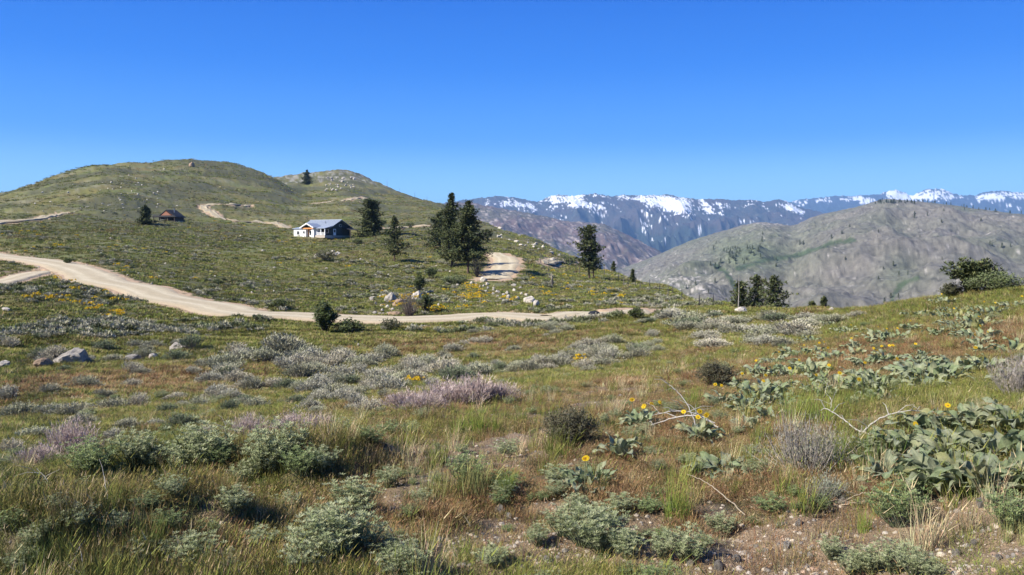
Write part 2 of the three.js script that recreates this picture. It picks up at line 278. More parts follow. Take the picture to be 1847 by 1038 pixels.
function groundColor(x, z, out) {
  const r = Math.hypot(x, z), big = fbm(x * 0.02, z * 0.02, 3), mid = fbm(x * 0.09 + 40, z * 0.09, 3), fineN = n2(x * 0.9, z * 0.9);
  let c = mix3(GREEN, OLIVE, clamp(0.35 + 0.8 * mid));
  c = mix3(c, DARKG, clamp(big * 0.8 + 0.1 + 0.25 * fineN) * 0.55);
  c = mix3(c, RED, redAt(x, z) * 0.62);
  // patches of grey sage, of dark heath and (on the rocky hill) of bare rock
  c = mix3(c, SAGEG, 0.5 * sstep(0.05, 0.4, fbm(x * 0.045 + 8, z * 0.07, 3)) * clamp(0.6 + 0.9 * n2(x * 0.33, z * 0.33)));
  c = mix3(c, [0.058, 0.060, 0.022], 0.85 * sstep(-0.22, 0.2, fbm(x * 0.013 + 3, z * 0.013, 4) + 0.12 * n2(x * 0.1, z * 0.1)));
  if (Math.hypot(x + 165, z + 850) < 130) c = mix3(c, [0.24, 0.225, 0.2], 0.75 * sstep(0.3, 0.6, ridged(x * 0.05, z * 0.05, 3) + 0.35 * n2(x * 0.4, z * 0.4)));
  c = mix3(c, SOIL, soilAt(x, z) * 0.8);
  const q = roadAt(x, z);
  if (q.e < 4) {
    const e = q.e + 1.0 * n2(x * 0.5, z * 0.5) + 0.5 * n2(x * 1.7, z * 1.7), up = baseH(x, z) - q.y, tr = q.kind === 'track';
    c = mix3(c, BANK, sstep(tr ? 0.9 : (up > 0.1 ? 2.3 : 0.9), tr ? 0.2 : 0.6, e) * 0.9);
  }
  const g = 1 + 0.16 * fineN + 0.12 * n2(x * 2.7, z * 2.7);
  out[0] = c[0] * g * 1.28; out[1] = c[1] * g * 1.28; out[2] = c[2] * g * 1.28;
}
// a sheet over (azimuth, distance) with real heights
function sheet(azs, rs, hf, cf, wrap) {
  const na = azs.length, nr = rs.length, p = new Float32Array(na * nr * 3), c = new Float32Array(na * nr * 3), uv = new Float32Array(na * nr * 2), idx = new Uint32Array((na - 1) * (nr - 1) * 6), o = [0, 0, 0];
  let k = 0;
  for (let i = 0; i < na; i++) for (let j = 0; j < nr; j++) {
    const m = i * nr + j, x = Math.sin(azs[i]) * rs[j], z = -Math.cos(azs[i]) * rs[j], y = hf(x, z, azs[i], rs[j], i, j);
    p[m * 3] = x; p[m * 3 + 1] = y; p[m * 3 + 2] = z; uv[m * 2] = x; uv[m * 2 + 1] = z;
    if (i < na - 1 && j < nr - 1) { idx[k++] = m; idx[k++] = m + nr; idx[k++] = m + 1; idx[k++] = m + 1; idx[k++] = m + nr; idx[k++] = m + nr + 1; }
  }
  const g = new THREE.BufferGeometry();
  g.setAttribute('position', new THREE.BufferAttribute(p, 3)); g.setAttribute('uv', new THREE.BufferAttribute(uv, 2)); g.setIndex(new THREE.BufferAttribute(idx, 1));
  g.computeVertexNormals();
  const nn = g.attributes.normal.array;
  for (let m = 0; m < na * nr; m++) { cf(p[m * 3], p[m * 3 + 2], o, p[m * 3 + 1], nn[m * 3 + 1], azs[(m / nr) | 0], rs[m % nr], nn[m * 3], nn[m * 3 + 2]); c[m * 3] = o[0]; c[m * 3 + 1] = o[1]; c[m * 3 + 2] = o[2]; }
  g.setAttribute('color', new THREE.BufferAttribute(c, 3));
  return g;
}
const range = (a, b, n) => Array.from({ length: n + 1 }, (_, i) => a + (b - a) * i / n);
const mapAt = (t, s) => { const c = t.clone(); c.repeat.set(s, s); c.needsUpdate = true; return c; };
{
  const azs = [...range(-Math.PI, -0.72, 44), ...range(-0.70, 0.70, 780), ...range(0.72, Math.PI, 44)];
  const rs = [...range(Math.log(0.3), Math.log(3), 14), ...range(Math.log(3.04), Math.log(55), 190), ...range(Math.log(55.6), Math.log(130), 150), ...range(Math.log(131), Math.log(RMAX), 170)].map(Math.exp);
  const g = sheet(azs, rs, (x, z) => ground(x, z), groundColor);
  const m = new THREE.Mesh(g, new THREE.MeshStandardMaterial({ vertexColors: true, roughness: 1, map: mapAt(grain, 0.21), bumpMap: mapAt(grain, 0.9), bumpScale: 0.03 }));
  m.material.color.setScalar(1); struct(m, 'ground');
}
// the road beds: a crowned strip with ragged gravel edges and two worn wheel lines
const roadMat = new THREE.MeshStandardMaterial({ vertexColors: true, roughness: 1, map: mapAt(grain, 0.5), bumpMap: mapAt(grain, 1.3), bumpScale: 0.02 });
for (const rd of roads) {
  const g = new GB(), N = rd.pts.length, A = 12;
  let prev = null;
  for (let i = 0; i < N; i++) {
    const a = rd.pts[Math.max(0, i - 1)], b = rd.pts[Math.min(N - 1, i + 1)], p = rd.pts[i], l = Math.hypot(b.x - a.x, b.z - a.z) || 1, sx = -(b.z - a.z) / l, sz = (b.x - a.x) / l, row = [];
    const end = Math.min(i, N - 1 - i), taper = rd.name === 'sandy_driveway' ? clamp(0.55 + end * 0.09) : clamp(0.3 + end * 0.2);
    for (let k = 0; k <= A; k++) {
      const s = k / A * 2 - 1, side = Math.sign(s), hw = (rd.w / 2 + (rd.kind === 'track' ? 0.3 : 0.4) * n2(i * 0.23 + side * 40, rd.w) + 0.25 * n2(i * 0.9 + side * 9, 7)) * taper, x = p.x + sx * hw * s, z = p.z + sz * hw * s;
      const edge = Math.abs(s) > 0.95 ? (rd.kind === 'track' ? 0.32 : 0.15) : 0, y = (rd.kind === 'track' ? Math.max(p.y, ground(x, z)) + 0.16 : p.y + 0.07 * (1 - s * s)) - edge + 0.015 * n2(x * 0.8, z * 0.8);
      const rut = Math.exp(-((Math.abs(s + 0.12 * n2(i * 0.05, 3)) - 0.42) ** 2) / 0.02), n = 0.5 + 0.5 * n2(x * 0.25, z * 0.25), n1 = n2(x * 1.4, z * 1.4);
      let c = mix3([0.44, 0.36, 0.225], [0.61, 0.53, 0.36], rut * 0.75 + n * 0.4); c = mix3(c, BANK, sstep(0.75, 1, Math.abs(s)) * 0.45 + 0.12 * n);
      const f = (rd.kind === 'track' ? 0.85 : 1.12) * (1 + 0.07 * n1);
      row.push(g.v(x, y, z, 0, 1, 0, [c[0] * f, c[1] * f, c[2] * f])); g.uv.splice(-2, 2, x, z);
    }
    if (prev) for (let k = 0; k < A; k++) { g.tri(prev[k], prev[k + 1], row[k]); g.tri(row[k], prev[k + 1], row[k + 1]); }
    prev = row;
  }
  const geo = g.geo(); geo.computeVertexNormals();
  const nn = geo.attributes.normal.array; if (nn[1] < 0) { for (let i = 0; i < nn.length; i++) nn[i] *= -1; const ix = geo.index.array; for (let i = 0; i < ix.length; i += 3) { const t = ix[i]; ix[i] = ix[i + 1]; ix[i + 1] = t; } }
  struct(new THREE.Mesh(geo, roadMat), rd.name);
}

// ---------------------------------------------------------------- far hills and ranges
const curve = (L) => pchip(L.map((q) => azOf(q[0])), L.map((q) => q[1]));
const farMat = (s, b) => new THREE.MeshStandardMaterial({ vertexColors: true, roughness: 1, map: mapAt(grain, s), bumpMap: mapAt(grain, s * 1.7), bumpScale: b });
const elev = (az, v, r) => { const u = CU + Math.tan(az) * F * 0.9985; return hOf(u, v, r); };
// grey-brown burnt hill across the valley
const hillTop = curve([[900, 560], [1040, 520], [1120, 486], [1180, 462], [1250, 432], [1310, 415], [1345, 406], [1375, 401], [1400, 403], [1425, 407], [1460, 394], [1500, 383], [1540, 373], [1575, 364], [1600, 359], [1625, 361], [1660, 365], [1720, 371], [1780, 380], [1847, 389], [1950, 402], [2100, 420], [2400, 440]]);
const HC = 2300;
const hillH = (x, z, az, r) => {
  const top = elev(az, hillTop(az), HC), base = -150, t = (r - 520) / (HC - 520), q = clamp(t, 0, 1);
  let h = base + (top - base) * (0.25 * q + 0.75 * Math.pow(q, 0.85) * (1.35 - 0.35 * q)) ;
  const amp = sstep(0, 0.12, q) * (1 - sstep(0.72, 1.0, q) * 0.92);
  h += amp * (34 * ridged(x * 0.0021 + 0.3, z * 0.0015, 4) - 12 + 10 * n2(x * 0.006, z * 0.006)) + 3.2 * ridged(x * 0.02, z * 0.02, 3) * (1 - 0.4 * q);
  if (t > 1) h = top - (r - HC) * 0.16 + 2 * ridged(x * 0.02, z * 0.02, 3);
  return h;
};
{
  const gullies = [[[1290, 480], [1310, 492], [1322, 510], [1332, 530]], [[1655, 500], [1625, 515], [1612, 535], [1606, 552]], [[1330, 485], [1380, 470], [1430, 462], [1500, 440], [1540, 432]]];
  const toAR = (az) => CU + Math.tan(az) * F * 0.9985;
  const cf = (x, z, o, y, ny, az, r) => {
    const big = fbm(x * 0.0022, z * 0.0022, 4), mid = fbm(x * 0.011, z * 0.011, 3), sm = n2(x * 0.05, z * 0.05), u = toAR(az), v = 440 - (y - EYE) / r * F / Math.cos(az);
    let c = mix3([0.140, 0.131, 0.108], [0.108, 0.118, 0.074], clamp(0.35 + 0.9 * big));
    c = mix3(c, [0.180, 0.158, 0.142], clamp(0.7 * mid + 0.2) * 0.65);
    const green = Math.exp(-(((u - 1360) / 90) ** 2) - ((v - 455) / 30) ** 2) + Math.exp(-(((u - 1620) / 40) ** 2) - ((v - 490) / 30) ** 2) * 0.6;
    c = mix3(c, [0.085, 0.115, 0.052], clamp(green) * 0.7);
    const rk = sstep(0.42, 0.95, ridged(x * 0.02 + 5, z * 0.02, 3) * 0.6 + 0.4 * n2(x * 0.07, z * 0.07) + 0.4 * n2(x * 0.16, z * 0.16) + 0.55 * Math.exp(-(((u - 1235) / 75) ** 2) - ((v - 515) / 28) ** 2) + 0.5 * Math.exp(-(((u - 1385) / 45) ** 2) - ((v - 405) / 7) ** 2) - 0.22);
    c = mix3(c, [0.46, 0.42, 0.37], rk * 0.85);
    let gl = 0;
    for (const L of gullies) for (let i = 0; i + 1 < L.length; i++) { const [ax, ay] = L[i], [bx, by] = L[i + 1], t = clamp(((u - ax) * (bx - ax) + (v - ay) * (by - ay)) / ((bx - ax) ** 2 + (by - ay) ** 2)), d = Math.hypot(u - ax - (bx - ax) * t, v - ay - (by - ay) * t) + 2.5 * n2(x * 0.03, z * 0.03); gl = Math.max(gl, sstep(5.5, 2, d)); }
    c = mix3(c, [0.040, 0.066, 0.026], gl * 0.85);
    const g = 1.34 * (1 + 0.25 * sm + 0.22 * n2(x * 0.13, z * 0.13)) * (n2(x * 0.09 + 50, z * 0.09) > 0.62 ? 0.6 : 1);
    o[0] = c[0] * g; o[1] = c[1] * g; o[2] = c[2] * g;
  };
  const g = sheet(range(azOf(880), azOf(2400), 640), [...range(520, HC, 240), ...range(HC + 15, HC + 700, 14)], hillH, cf);
  struct(new THREE.Mesh(g, farMat(0.011, 1.2)), 'far_hillside');
}
// pinkish brown burnt ridge
const ridgeTop = curve([[500, 372], [700, 372], [770, 371], [845, 367], [880, 372], [930, 381], [970, 390], [1010, 397], [1055, 402], [1085, 405], [1120, 420], [1160, 440], [1190, 456], [1230, 480], [1300, 520], [1400, 560]]);
{
  const C = 4300, hf = (x, z, az, r) => {
    const top = elev(az, ridgeTop(az), C), base = -420, t = (r - 2500) / (C - 2500), q = clamp(t, 0, 1);
    let h = base + (top - base) * (0.6 * q + 0.4 * Math.sin(q * Math.PI / 2));
    h += sstep(0, 0.2, q) * (1 - sstep(0.6, 1, q) * 0.9) * (75 * ridged(x * 0.0016, z * 0.0009 + 2, 4) - 20) + 9 * ridged(x * 0.012, z * 0.012, 3);
    if (t > 1) h = top - (r - C) * 0.25 + 9 * ridged(x * 0.012, z * 0.012, 3); return h;
  };
  const cf = (x, z, o) => {
    const a = fbm(x * 0.002, z * 0.002, 4), b = fbm(x * 0.012, z * 0.012, 3), s = n2(x * 0.04, z * 0.04);
    let c = mix3([0.125, 0.085, 0.075], [0.085, 0.085, 0.050], clamp(0.3 + a)); c = mix3(c, [0.055, 0.065, 0.045], clamp(b * 1.2) * 0.8);
    c = mix3(c, [0.36, 0.30, 0.26], sstep(0.35, 0.7, ridged(x * 0.006, z * 0.009 + 7, 3) * 0.8 + 0.4 * s) * 0.75);
    const g = 1.3 * (1 + 0.25 * s); o[0] = c[0] * g; o[1] = c[1] * g; o[2] = c[2] * g;
  };
  struct(new THREE.Mesh(sheet(range(azOf(500), azOf(1400), 320), [...range(2500, C, 130), ...range(C + 30, C + 900, 8)], hf, cf), farMat(0.004, 3)), 'burnt_ridge');
}
// the two ranges with snow along their tops
function snowRange(name, L, C, B, base, snow, opt) {
  const top = curve(L), cols = L.map((q) => q[0]);
  const hf = (x, z, az, r) => {
    const tp = elev(az, top(az), C), t = (r - B) / (C - B), q = clamp(t, 0, 1);
    let h = base + (tp - base) * Math.pow(q, 1.25);
    h += sstep(0, 0.25, q) * (1 - sstep(0.6, 1, q) * 0.93) * opt.amp * (ridged(x * opt.f, z * opt.f * 0.45 + 5, 4) - 0.3) + opt.amp * 0.05 * ridged(x * opt.f * 9, z * opt.f * 9, 3);
    if (t > 1) h = tp - (r - C) * 0.3; return h;
  };
  const cf = (x, z, o, y, ny, az, r) => {
    const u = CU + Math.tan(az) * F * 0.9985, v = 440 - (y - EYE) / r * F / Math.cos(az), a = fbm(x * 0.0012, z * 0.0012, 4), s = n2(x * 0.006, z * 0.006), s2 = n2(x * 0.021, z * 0.021);
    let c = mix3(opt.c0, opt.c1, clamp(0.4 + 0.9 * a + 0.3 * s)); c = mix3(c, [0.02, 0.032, 0.028], sstep(opt.tree - 12, opt.tree + 12, v + 10 * s));
    c = mix3(c, [0.14, 0.12, 0.09], sstep(0.5, 0.8, a + 0.4 * s2) * 0.6);
    let w = -0.62; for (const [su, sv, ru, rv, k, sl] of snow) { const du = (u - su - (v - sv) * (sl || 0)) / ru, dv = (v - sv - 2) / (rv * 1.35); w += (k || 1) * 1.25 * Math.exp(-du * du - dv * dv); }
    w += 0.5 * s + 0.65 * s2 + 0.55 * n2(x * 0.05, z * 0.05) - 0.12 + 1.0 * (ridged(x * opt.f * 1.6 + 2, z * opt.f * 0.25 + 5, 3) - 0.15) - 0.35 * sstep(opt.rim ?? 0, 0, v - (top(az))) ;
    c = mix3(c, [0.86, 0.88, 0.92], sstep(0.0, 0.28, w) * 0.95);
    const g = 1.2; o[0] = c[0] * g; o[1] = c[1] * g; o[2] = c[2] * g;
  };
  struct(new THREE.Mesh(sheet(range(azOf(cols[0]), azOf(cols[cols.length - 1]), opt.na), [...range(B, C, opt.nr), ...range(C + 60, C + 1500, 5)], hf, cf), farMat(0.002, 4)), name);
}
snowRange('snowy_range', [[500, 380], [700, 372], [790, 368], [845, 360], [885, 354], [930, 358], [972, 363], [985, 358], [1000, 353.5], [1030, 352.5], [1070, 350.5], [1110, 354], [1180, 352], [1230, 356], [1265, 360], [1290, 358], [1330, 362], [1355, 361], [1378, 364], [1402, 361], [1420, 367], [1450, 376], [1520, 390], [1640, 410]], 9000, 5200, -520,
  [[930, 366, 22, 6], [955, 372, 20, 8, 1, 1], [905, 366, 12, 4], [1035, 362, 34, 9, 1.1, 1], [1060, 374, 18, 9, 1, 1.2], [1040, 352, 18, 3], [1070, 351, 16, 3], [1112, 374, 9, 12, 1, 0.9], [1190, 362, 36, 9, 1.2, 0.6], [1215, 374, 22, 8, 1, 1], [1150, 357, 26, 4], [1232, 360, 16, 7], [1270, 374, 9, 12, 1.1, 0.7], [1300, 366, 20, 7, 1.1], [1318, 376, 14, 6], [1345, 368, 10, 5], [1412, 371, 16, 6, 1.1, 1.6], [1430, 378, 16, 5, 1, 1.6], [1120, 355, 12, 3], [1000, 360, 10, 4]],
  { amp: 260, f: 0.0011, na: 620, nr: 110, c0: [0.060, 0.048, 0.046], c1: [0.026, 0.036, 0.036], tree: 415 });
snowRange('snowy_peaks', [[1300, 385], [1400, 372], [1440, 362], [1480, 356], [1520, 354], [1560, 353], [1582, 352], [1598, 345], [1612, 343], [1628, 347], [1642, 353], [1655, 347], [1672, 342], [1690, 341], [1710, 346], [1728, 351], [1755, 351], [1775, 346], [1795, 344], [1818, 346], [1847, 348], [1920, 352], [2050, 360], [2300, 375]], 14500, 8500, -700,
  [[1612, 349, 24, 8, 1.3], [1683, 348, 32, 8, 1.4], [1640, 356, 30, 4], [1530, 358, 30, 5], [1565, 360, 20, 5], [1800, 350, 26, 8, 1.3], [1770, 355, 22, 6], [1840, 351, 20, 5], [1470, 361, 18, 3], [1445, 364, 10, 3], [1710, 356, 16, 5], [1900, 356, 40, 6]],
  { amp: 330, f: 0.0008, na: 420, nr: 70, c0: [0.030, 0.040, 0.052], c1: [0.022, 0.034, 0.044], tree: 372 });
// valley floor far below, out to the horizon
{
  const g = sheet(range(-Math.PI, Math.PI, 72), [0.3, 250, 700, 1500, 3000, 6000, 12000, 24000, 45000], (x, z, az, r) => -330 - Math.min(r, 3000) * 0.09 - (r < 200 ? 60 : 0), (x, z, o) => { const s = 1 + 0.3 * n2(x * 0.002, z * 0.002); o[0] = 0.07 * s; o[1] = 0.075 * s; o[2] = 0.045 * s; });
  struct(new THREE.Mesh(g, farMat(0.004, 1)), 'valley_floor');
}
// ---------------------------------------------------------------- buildings
const put = (o, p, turn = 0, s = 1) => { o.position.copy(p); o.rotation.y = turn; if (s.isVector3) o.scale.copy(s); else o.scale.setScalar(s); return o; };
const boxm = (parent, name, mat, x0, y0, z0, x1, y1, z1) => { const g = new GB(); g.box(x0, y0, z0, x1, y1, z1, [1, 1, 1]); return mesh(g, mat, name, parent); };
const prism = (parent, name, mat, P, z0, z1) => { // polygon in x-y pulled along z
  const g = new GB(), c = [1, 1, 1]; g.face(P.map(([x, y]) => [x, y, z1]), c); g.face(P.map(([x, y]) => [x, y, z0]).reverse(), c);
  P.forEach(([x, y], i) => { const [a, b] = P[(i + 1) % P.length]; g.face([[x, y, z1], [x, y, z0], [a, b, z0], [a, b, z1]], c); }); return mesh(g, mat, name, parent);
};
const plain = (r, g, b, o = {}) => { const m = new THREE.MeshStandardMaterial({ roughness: 0.8, side: THREE.DoubleSide, ...o }); m.color.setRGB(r, g, b); return m; };
const M = { siding: plain(0.06, 0.072, 0.062, { map: mapAt(grain, 0.6) }), white: plain(0.8, 0.79, 0.76), roof: plain(0.31, 0.35, 0.40, { roughness: 0.5, metalness: 0.2 }), wood: plain(0.62, 0.27, 0.09), glass: plain(0.03, 0.035, 0.04, { roughness: 0.08 }), darkwood: plain(0.045, 0.032, 0.026), darkroof: plain(0.030, 0.028, 0.028), redwood: plain(0.30, 0.125, 0.07), stone: plain(0.36, 0.31, 0.25), deck: plain(0.42, 0.36, 0.29), steel: plain(0.25, 0.26, 0.27, { roughness: 0.4, metalness: 0.6 }) };
{ // metal-roofed house; local x along the ridge, z towards the road
  const p = hit(588, 425), house = addTop(new THREE.Group(), 'metal_roof_house'); put(house, p, -0.52, new THREE.Vector3(0.88, 0.78, 0.88));
  house.position.y -= 0.25;
  boxm(house, 'foundation', M.stone, -5.4, -1.5, -4.1, 5.4, 0.25, 4.1);
  prism(house, 'wall', M.siding, [[-4, 0.25], [4, 0.25], [4, 2.7], [0, 5.0], [-4, 2.7]], -5.3, 5.3).rotation.y = Math.PI / 2;
  // main roof: two sheets with standing seams
  for (const s of [1, -1]) {
    const g = new GB(), c = [1, 1, 1], e = 4.75, y0 = 2.42, t = 0.12;
    const P = (z, y) => [[-5.9, y, z * s], [5.9, y, z * s]];
    const [a, b] = P(0, 5.12), [d, f] = P(e, y0), up = (q) => [q[0], q[1] + t, q[2]];
    for (const F4 of [[up(a), up(d), up(f), up(b)], [a, b, f, d], [d, f, up(f), up(d)], [a, d, up(d), up(a)], [b, up(b), up(f), f]]) g.face(F4, c);
    const roof = mesh(g, M.roof, 'roof', house);
    for (let k = 0; k <= 24; k++) { const x = -5.85 + k * 0.4875, q = new GB(); q.tube([[x, 5.12 + t + 0.02, 0.02 * s], [x, y0 + t + 0.02, e * s]], 0.025, c, 4); mesh(q, M.roof, 'seam', roof); }
  }
  { const g = new GB(); g.tube([[-5.92, 5.27, 0], [5.92, 5.27, 0]], 0.09, [1, 1, 1], 6); mesh(g, M.roof, 'ridge_cap', house); }
  // front porch under a lower sloping roof
  const slab = (name, mat, a, b, d, f, t = 0.12) => { const g = new GB(), w = [1, 1, 1], up = (q) => [q[0], q[1] + t, q[2]]; for (const F4 of [[up(a), up(d), up(f), up(b)], [a, b, f, d], [d, f, up(f), up(d)], [a, d, up(d), up(a)], [b, up(b), up(f), f], [a, up(a), up(b), b]]) g.face(F4, w); return mesh(g, mat, name, house); };
  slab('porch_roof', M.roof, [2.3, 3.15, 3.7], [6.0, 3.15, 3.7], [2.3, 2.35, 7.0], [6.0, 2.35, 7.0]);
  boxm(house, 'porch_deck', M.deck, 2.2, -0.5, 4.12, 5.9, 0.3, 6.9);
  for (const x of [2.9, 4.3, 5.75]) boxm(house, 'porch_post', M.white, x - 0.09, 0.3, 6.6, x + 0.09, 2.4, 6.78);
  for (const y of [0.4, 0.72, 1.05]) boxm(house, 'porch_rail', M.white, 2.99, y, 6.64, 5.66, y + 0.14, 6.74);
  // low white annex on the left
  boxm(house, 'annex', M.white, -5.5, -0.9, 4.0, -2.25, 2.3, 7.0);
  slab('annex_roof', M.roof, [-5.9, 3.0, 3.6], [-2.1, 3.0, 3.6], [-5.9, 2.32, 7.3], [-2.1, 2.32, 7.3]);
  // front wing with a white gable and a recessed timber entry
  { const g = new GB(), w = [1, 1, 1]; g.box(-2.0, -0.9, 3.9, -0.75, 2.55, 7.25, w); g.box(1.35, -0.9, 3.9, 2.15, 2.55, 7.25, w); mesh(g, M.white, 'wing', house); }
  boxm(house, 'entry_beam', M.wood, -2.1, 2.25, 7.3, 2.25, 2.62, 7.5);
  prism(house, 'gable_board', M.darkwood, [[-2.0, 2.6], [2.1, 2.6], [0.05, 3.75]], 6.6, 6.75);
  boxm(house, 'entry_wall', M.wood, -0.74, -0.5, 6.2, 1.34, 2.5, 6.35);
  for (const s of [1, -1]) slab('wing_roof', M.roof, [0.05, 3.95, 3.6], [0.05 + s * 2.45, 2.62, 3.6], [0.05, 3.95, 7.75], [0.05 + s * 2.45, 2.62, 7.75]);
  for (const s of [1, -1]) prism(house, 'fascia', M.white, [[0.05, 4.12], [0.05 + s * 2.52, 2.76], [0.05 + s * 2.52, 2.42], [0.05, 3.74]], 7.76, 7.86);
  const win = (x0, y0, x1, y1, z, side) => {
    const w = boxm(house, 'window', M.white, x0, y0, z, x1, y1, z + 0.08); boxm(w, 'pane', M.glass, x0 + 0.1, y0 + 0.1, z + 0.081, x1 - 0.1, y1 - 0.1, z + 0.1); };
  win(-4.3, 0.5, -3.3, 1.7, 7.01); win(-1.75, 0.8, -1.0, 1.7, 7.26); win(3.4, 1.0, 4.8, 2.2, 4.13);
  { const d = boxm(house, 'door', M.white, -0.2, -0.4, 6.36, 0.7, 1.8, 6.42); boxm(d, 'pane', M.glass, -0.05, 0.4, 6.43, 0.55, 1.6, 6.45); }
  { const d = boxm(house, 'side_door', M.white, 5.32, 0.3, 1.9, 5.40, 2.3, 2.9); boxm(d, 'pane', M.glass, 5.405, 1.2, 2.1, 5.42, 2.1, 2.7); const w = boxm(house, 'window', M.white, 5.32, 3.0, -0.5, 5.40, 3.7, 0.5); boxm(w, 'pane', M.glass, 5.405, 3.08, -0.42, 5.42, 3.62, 0.42); }
  // lean-to behind the gable end
  { const g = new GB(), c = [1, 1, 1]; const a = [4.9, 2.75, -4.1], b = [8.6, 2.05, -4.1], d = [4.9, 2.75, -0.6], f = [8.6, 2.05, -0.6], up = (q) => [q[0], q[1] + 0.1, q[2]]; for (const F4 of [[up(a), up(d), up(f), up(b)], [a, b, f, d], [d, f, up(f), up(d)], [b, up(b), up(f), f]]) g.face(F4, c); mesh(g, M.darkroof, 'carport_roof', house); for (const z of [-3.9, -0.8]) boxm(house, 'carport_post', M.darkwood, 8.2, -0.6, z - 0.08, 8.36, 2.1, z + 0.08); }
  { const g = new GB(); g.tube([[1.6, 3.9, 2], [1.6, 4.75, 2]], 0.1, [1, 1, 1], 8); mesh(g, M.steel, 'vent_pipe', house); }
  tag(shade(house), 'low house with blue-grey metal roof, white front gable and porch', 'house');
}
{ // small dark cabin with a red-brown gable
  const p = hit(309, 399), c = addTop(new THREE.Group(), 'hillside_cabin'); put(c, p, -0.16, 0.95); c.position.y -= 0.3;
  boxm(c, 'foundation', M.stone, -3.0, -1.6, -2.6, 3.0, 0.3, 2.6);
  boxm(c, 'wall', M.darkwood, -2.8, 0.3, -2.4, 2.8, 1.9, 2.4);
  prism(c, 'gable', M.redwood, [[-1.75, 1.97], [1.75, 1.97], [0, 3.3]], -2.3, 2.96);
  for (const s of [1, -1]) prism(c, 'roof', M.darkroof, [[0, 3.85], [s * 3.2, 1.55], [s * 3.2, 1.4], [0, 3.6]], -2.9, 2.9);
  prism(c, 'porch_roof', M.darkroof, [[-4.0, 1.45], [4.2, 1.45], [3.6, 1.95], [-3.4, 1.95]], 2.4, 4.4);
  for (const x of [-3.5, -1.2, 1.2, 3.6]) boxm(c, 'porch_post', M.darkwood, x - 0.1, -0.9, 4.0, x + 0.1, 1.46, 4.2);
  boxm(c, 'deck', M.darkwood, -3.8, -0.1, 2.61, 3.9, 0.28, 4.3);
  { const g = new GB(); g.tube([[1.3, 2.6, 0.5], [1.3, 4.3, 0.5]], 0.14, [1, 1, 1], 8); mesh(g, M.steel, 'stove_pipe', c); }
  const w = boxm(c, 'window', M.redwood, -0.9, 0.8, 2.41, 0.3, 1.7, 2.46); boxm(w, 'pane', M.glass, -0.8, 0.9, 2.47, 0.2, 1.6, 2.49);
  tag(shade(c), 'small dark cabin with red-brown gable on the grassy hillside', 'cabin');
}

